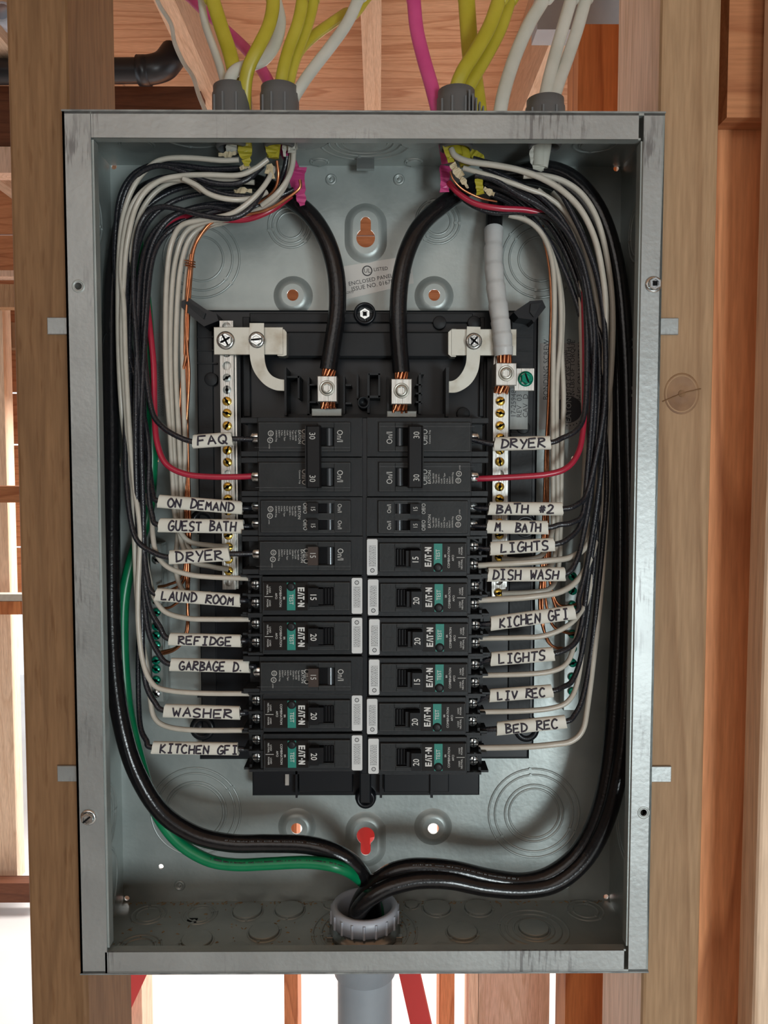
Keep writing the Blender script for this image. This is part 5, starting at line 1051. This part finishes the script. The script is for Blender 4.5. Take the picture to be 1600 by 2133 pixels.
cable('left white cable of the right hand pair', [(1212, -60, 60), (1190, 0, 56), (1172, 60, 52), (1155, 120, 47), (1140, 180, 41), (1130, 240, 36), (1124, 300, 35), (1122, 345, 36)], 27, 'wcable', grp=WC)
cable('right white cable of the right hand pair', [(1238, -60, 66), (1220, 0, 62), (1203, 60, 57), (1183, 120, 51), (1163, 175, 43), (1147, 230, 38), (1136, 300, 36), (1128, 348, 37)], 27, 'wcable', grp=WC)
wire('thin_wire', 'thin white wire hanging down against the left ceiling joist', [(318, -30, 500), (332, 10, 500), (356, 50, 500), (364, 90, 500), (382, 130, 500), (402, 160, 490), (415, 200, 480), (432, 240, 470)], 2.6, 'wcable', None)
# print on the yellow cable
b = MB()
for i, ch in enumerate('600V 12-2'):
    q = U(566 - (i / 9.) ** 1.6 * 40, 28 + i * 10, 27); b.text(ch, 5.5, (q.x, 32.0 - i * .9, q.z), 100 - i * 5)
b.build('jacket_print', M['inkblack'], y2)
# cut sheath ends inside the box
def scrap(name, pts, w, mt, label, cat, grp=None, seedv=1, thick=.5):
    """thin folded strip of sheath or paper following the points"""
    rr = random.Random(seedv); P = cr([U(*p) for p in pts], 4); b = MB(); vs = []; n = len(P)
    for i, p in enumerate(P):
        t = (P[min(i + 1, n - 1)] - P[max(i - 1, 0)]).normalized(); side = t.cross(Vector((0, 1, 0))).normalized(); wv = (w[min(len(w) - 1, int(i * len(w) / n))] if isinstance(w, (list, tuple)) else w) / 3.2 / 2 * rr.uniform(.85, 1.1)
        dd = Vector((0, 1, 0)) * rr.uniform(-.8, .8)
        vs += [p - side * wv + dd, p + side * wv - dd, p + side * wv - dd + Vector((0, thick, 0)), p - side * wv + dd + Vector((0, thick, 0))]
    fs = [(4 * i + j, 4 * i + (j + 1) % 4, 4 * i + 4 + (j + 1) % 4, 4 * i + 4 + j) for i in range(n - 1) for j in range(4)] + [(3, 2, 1, 0), (4 * n - 4, 4 * n - 3, 4 * n - 2, 4 * n - 1)]
    b.add(vs, fs); return tag(b.build(name, M[mt]), label, cat, grp)
SE = 'cut sheath ends under the top wall'
scrap('sheath_end', [(507, 280, 33), (509, 305, 32), (513, 330, 31), (514, 346, 31)], (28, 28, 26, 18, 10), 'yellow', 'pointed yellow sheath end under the leftmost connector', 'sheath', SE, 1)
scrap('sheath_end', [(572, 282, 33), (566, 305, 32), (567, 328, 32)], (32, 28, 24, 14), 'yellow', 'yellow sheath end under the second connector', 'sheath', SE, 2)
scrap('sheath_end', [(484, 284, 35), (483, 304, 35), (482, 318, 36)], (22, 24, 22), 'wcable', 'white sheath end left of the pointed yellow one', 'sheath', SE, 3)
scrap('sheath_end', [(609, 282, 34), (608, 300, 33), (607, 318, 33)], (15, 15, 15), 'wcable', 'squared white sheath end above the dropping white wire', 'sheath', SE, 4)
scrap('sheath_end', [(594, 282, 36), (592, 305, 36), (593, 326, 37)], (8, 8, 6), 'wcable', 'narrow white sheath end between the second connector wires', 'sheath', SE, 5)
scrap('sheath_end', [(620, 348, 52), (619, 375, 50), (626, 405, 47), (630, 428, 46)], (38, 34, 28, 20, 12), 'pink', 'pink sheath end torn to a point over the left main cable', 'sheath', SE, 6)
scrap('sheath_end', [(929, 345, 50), (927, 370, 47), (926, 400, 46)], (26, 24, 20, 20), 'pink', 'pink sheath end over the start of the right main cable', 'sheath', SE, 7)
scrap('sheath_end', [(928, 282, 32), (934, 310, 32), (940, 338, 32)], (18, 19, 16), 'yellow', 'yellow sheath end nearest the right pink sheath', 'sheath', SE, 8)
scrap('sheath_end', [(950, 285, 35), (958, 308, 36), (966, 328, 37)], (24, 26, 20), 'yellow', 'wide yellow sheath end behind the upper right white wire', 'sheath', SE, 9)
scrap('sheath_end', [(978, 320, 42), (996, 330, 42), (1012, 344, 42)], (24, 26, 16), 'yellow', 'yellow sheath end lying sideways behind the right wires', 'sheath', SE, 10)
scrap('sheath_end', [(997, 372, 36), (999, 390, 35), (1001, 405, 35)], (16, 16, 16), 'yellow', 'small yellow sheath end hanging under the right white wires', 'sheath', SE, 11)
scrap('sheath_end', [(1118, 296, 34), (1119, 318, 34), (1122, 340, 35), (1126, 358, 36)], (24, 32, 36, 30, 16), 'wcable', 'folded white sheath end under the rightmost connector', 'sheath', SE, 12)
PF = 'torn kraft paper fillers of the cut cables'
for i, (p_, w_, l_) in enumerate((([(455, 322, 36), (475, 322, 35), (492, 318, 35)], (6, 12, 8), 'paper filler tuft beside the leftmost white sheath end'), ([(500, 352, 33), (514, 345, 32), (522, 352, 33)], (8, 12, 6), 'paper filler scrap under the pointed yellow sheath end'),
       ([(556, 362, 32), (562, 345, 31), (570, 372, 32)], (10, 12, 6), 'paper filler scrap hanging under the second yellow sheath'), ([(488, 400, 38), (505, 396, 36), (525, 398, 37)], (8, 14, 8), 'paper filler scrap lying among the upper left wires'),
       ([(548, 400, 36), (556, 380, 34), (560, 360, 34)], (6, 7, 5), 'thin paper filler strand beside the left copper wire'), ([(942, 340, 31), (948, 352, 31), (958, 362, 31), (966, 360, 31)], (14, 18, 10), 'paper filler tuft at the start of the right white wires'),
       ([(955, 366, 33), (965, 376, 33), (975, 392, 34)], (8, 12, 5), 'paper filler scrap over the red wire on the right'), ([(1008, 392, 36), (1020, 400, 36), (1030, 405, 37)], (8, 14, 8), 'paper filler scrap under the small yellow sheath end'))):
    scrap('paper_filler', p_, w_, 'paper', l_, 'paper', PF, 20 + i, .3)

# ================================================================ bottom: bushing, conduit, debris
bs = empty('conduit_bushing', W((CX, CDp, zb)), 'grey ribbed plastic bushing round the thick cables at the bottom', 'bushing')
bz = 17.
b = MB(); b.lathe((CX, CDp, zb), (0, 0, 1), [(19.2, 8), (19.8, 8), (23.2, 8.5), (23.2, bz + 1), (21.8, bz + 3), (19.4, bz + 3), (18.4, bz), (18.2, -2)], 48); b.build('bushing_ring', M['bush'], bs)
for i in range(18):
    a = 2 * PI * i / 18; c = Vector((CX + 23.2 * math.sin(a), CDp - 23.2 * math.cos(a), 0))
    b = MB(); b.tube([(c.x, c.y, zb + 8.3), (c.x, c.y, zb + bz + .6)], 1.0, 6); b.build('grip_rib', M['bush'], bs)
b = MB(); b.lathe((CX, CDp, zb), (0, 0, 1), [(20, 0), (24.5, 0), (24.5, 3), (22.5, 4), (21, 8), (19, 8)], 40); b.build('locknut', M['clear'], bs)
for i in range(8):
    a = 2 * PI * (i + .5) / 8; c = Vector((CX + 25 * math.sin(a), CDp - 25 * math.cos(a), 0)); b = MB(); b.box(c.x - 2.4, c.x + 2.4, c.y - 2, c.y + 2, zb, zb + 3, .3); b.build('locknut_lug', M['clear'], bs)
co = empty('conduit', (CX * .001, CDp * .001, 0), 'thick grey conduit running down under the middle of the box', 'conduit')
b = MB(); b.tube([(CX, CDp, -1449), (CX, CDp, -700), (CX, CDp, -276)], 18.9, 32, k=1); b.build('pipe', M['pvc'], co)
b = MB(); b.lathe((CX, CDp, -zt - 1.2), (0, 0, -1), [(19.3, 0), (23.4, 0), (23.4, 6), (22.6, 7.5), (21.2, 9), (21.2, 26), (18.8, 26.5)], 40); b.build('male_adapter', M['pvc'], co)
# crumbs of wood and insulation on the floor of the box
b = MB(); rr = random.Random(5)
for i in range(420):
    k = rr.random()
    if k < .45: x, y = rr.uniform(-WH + 6, WH - 6), D - 1 - abs(rr.gauss(0, 2.5)) - 1
    elif k < .75: a = rr.uniform(0, 6.3); r_ = rr.uniform(25, 38); x, y = CX + r_ * math.cos(a), CDp + r_ * math.sin(a)
    else: x, y = rr.gauss(-90, 60), rr.uniform(8, 76)
    if not (-WH + 4 < x < WH - 4 and 3 < y < D - 2): continue
    l = rr.uniform(.3, 1.5) * (2.2 if rr.random() < .06 else 1); a = rr.uniform(0, 3.1); dx = Vector((math.cos(a), math.sin(a), 0)) * l; n = Vector((-math.sin(a), math.cos(a), 0)) * rr.uniform(.15, .5); p = Vector((x, y, zb)); h = Vector((0, 0, rr.uniform(.3, .9)))
    b.add([p - dx - n, p + dx - n, p + dx + n, p - dx + n, p + h], [(3, 2, 1, 0), (0, 1, 4), (1, 2, 4), (2, 3, 4), (3, 0, 4)])
tag(b.build('wood_crumbs', M['sawdust']), 'scattered wood crumbs and dust on the floor of the box', 'debris', kind='stuff')
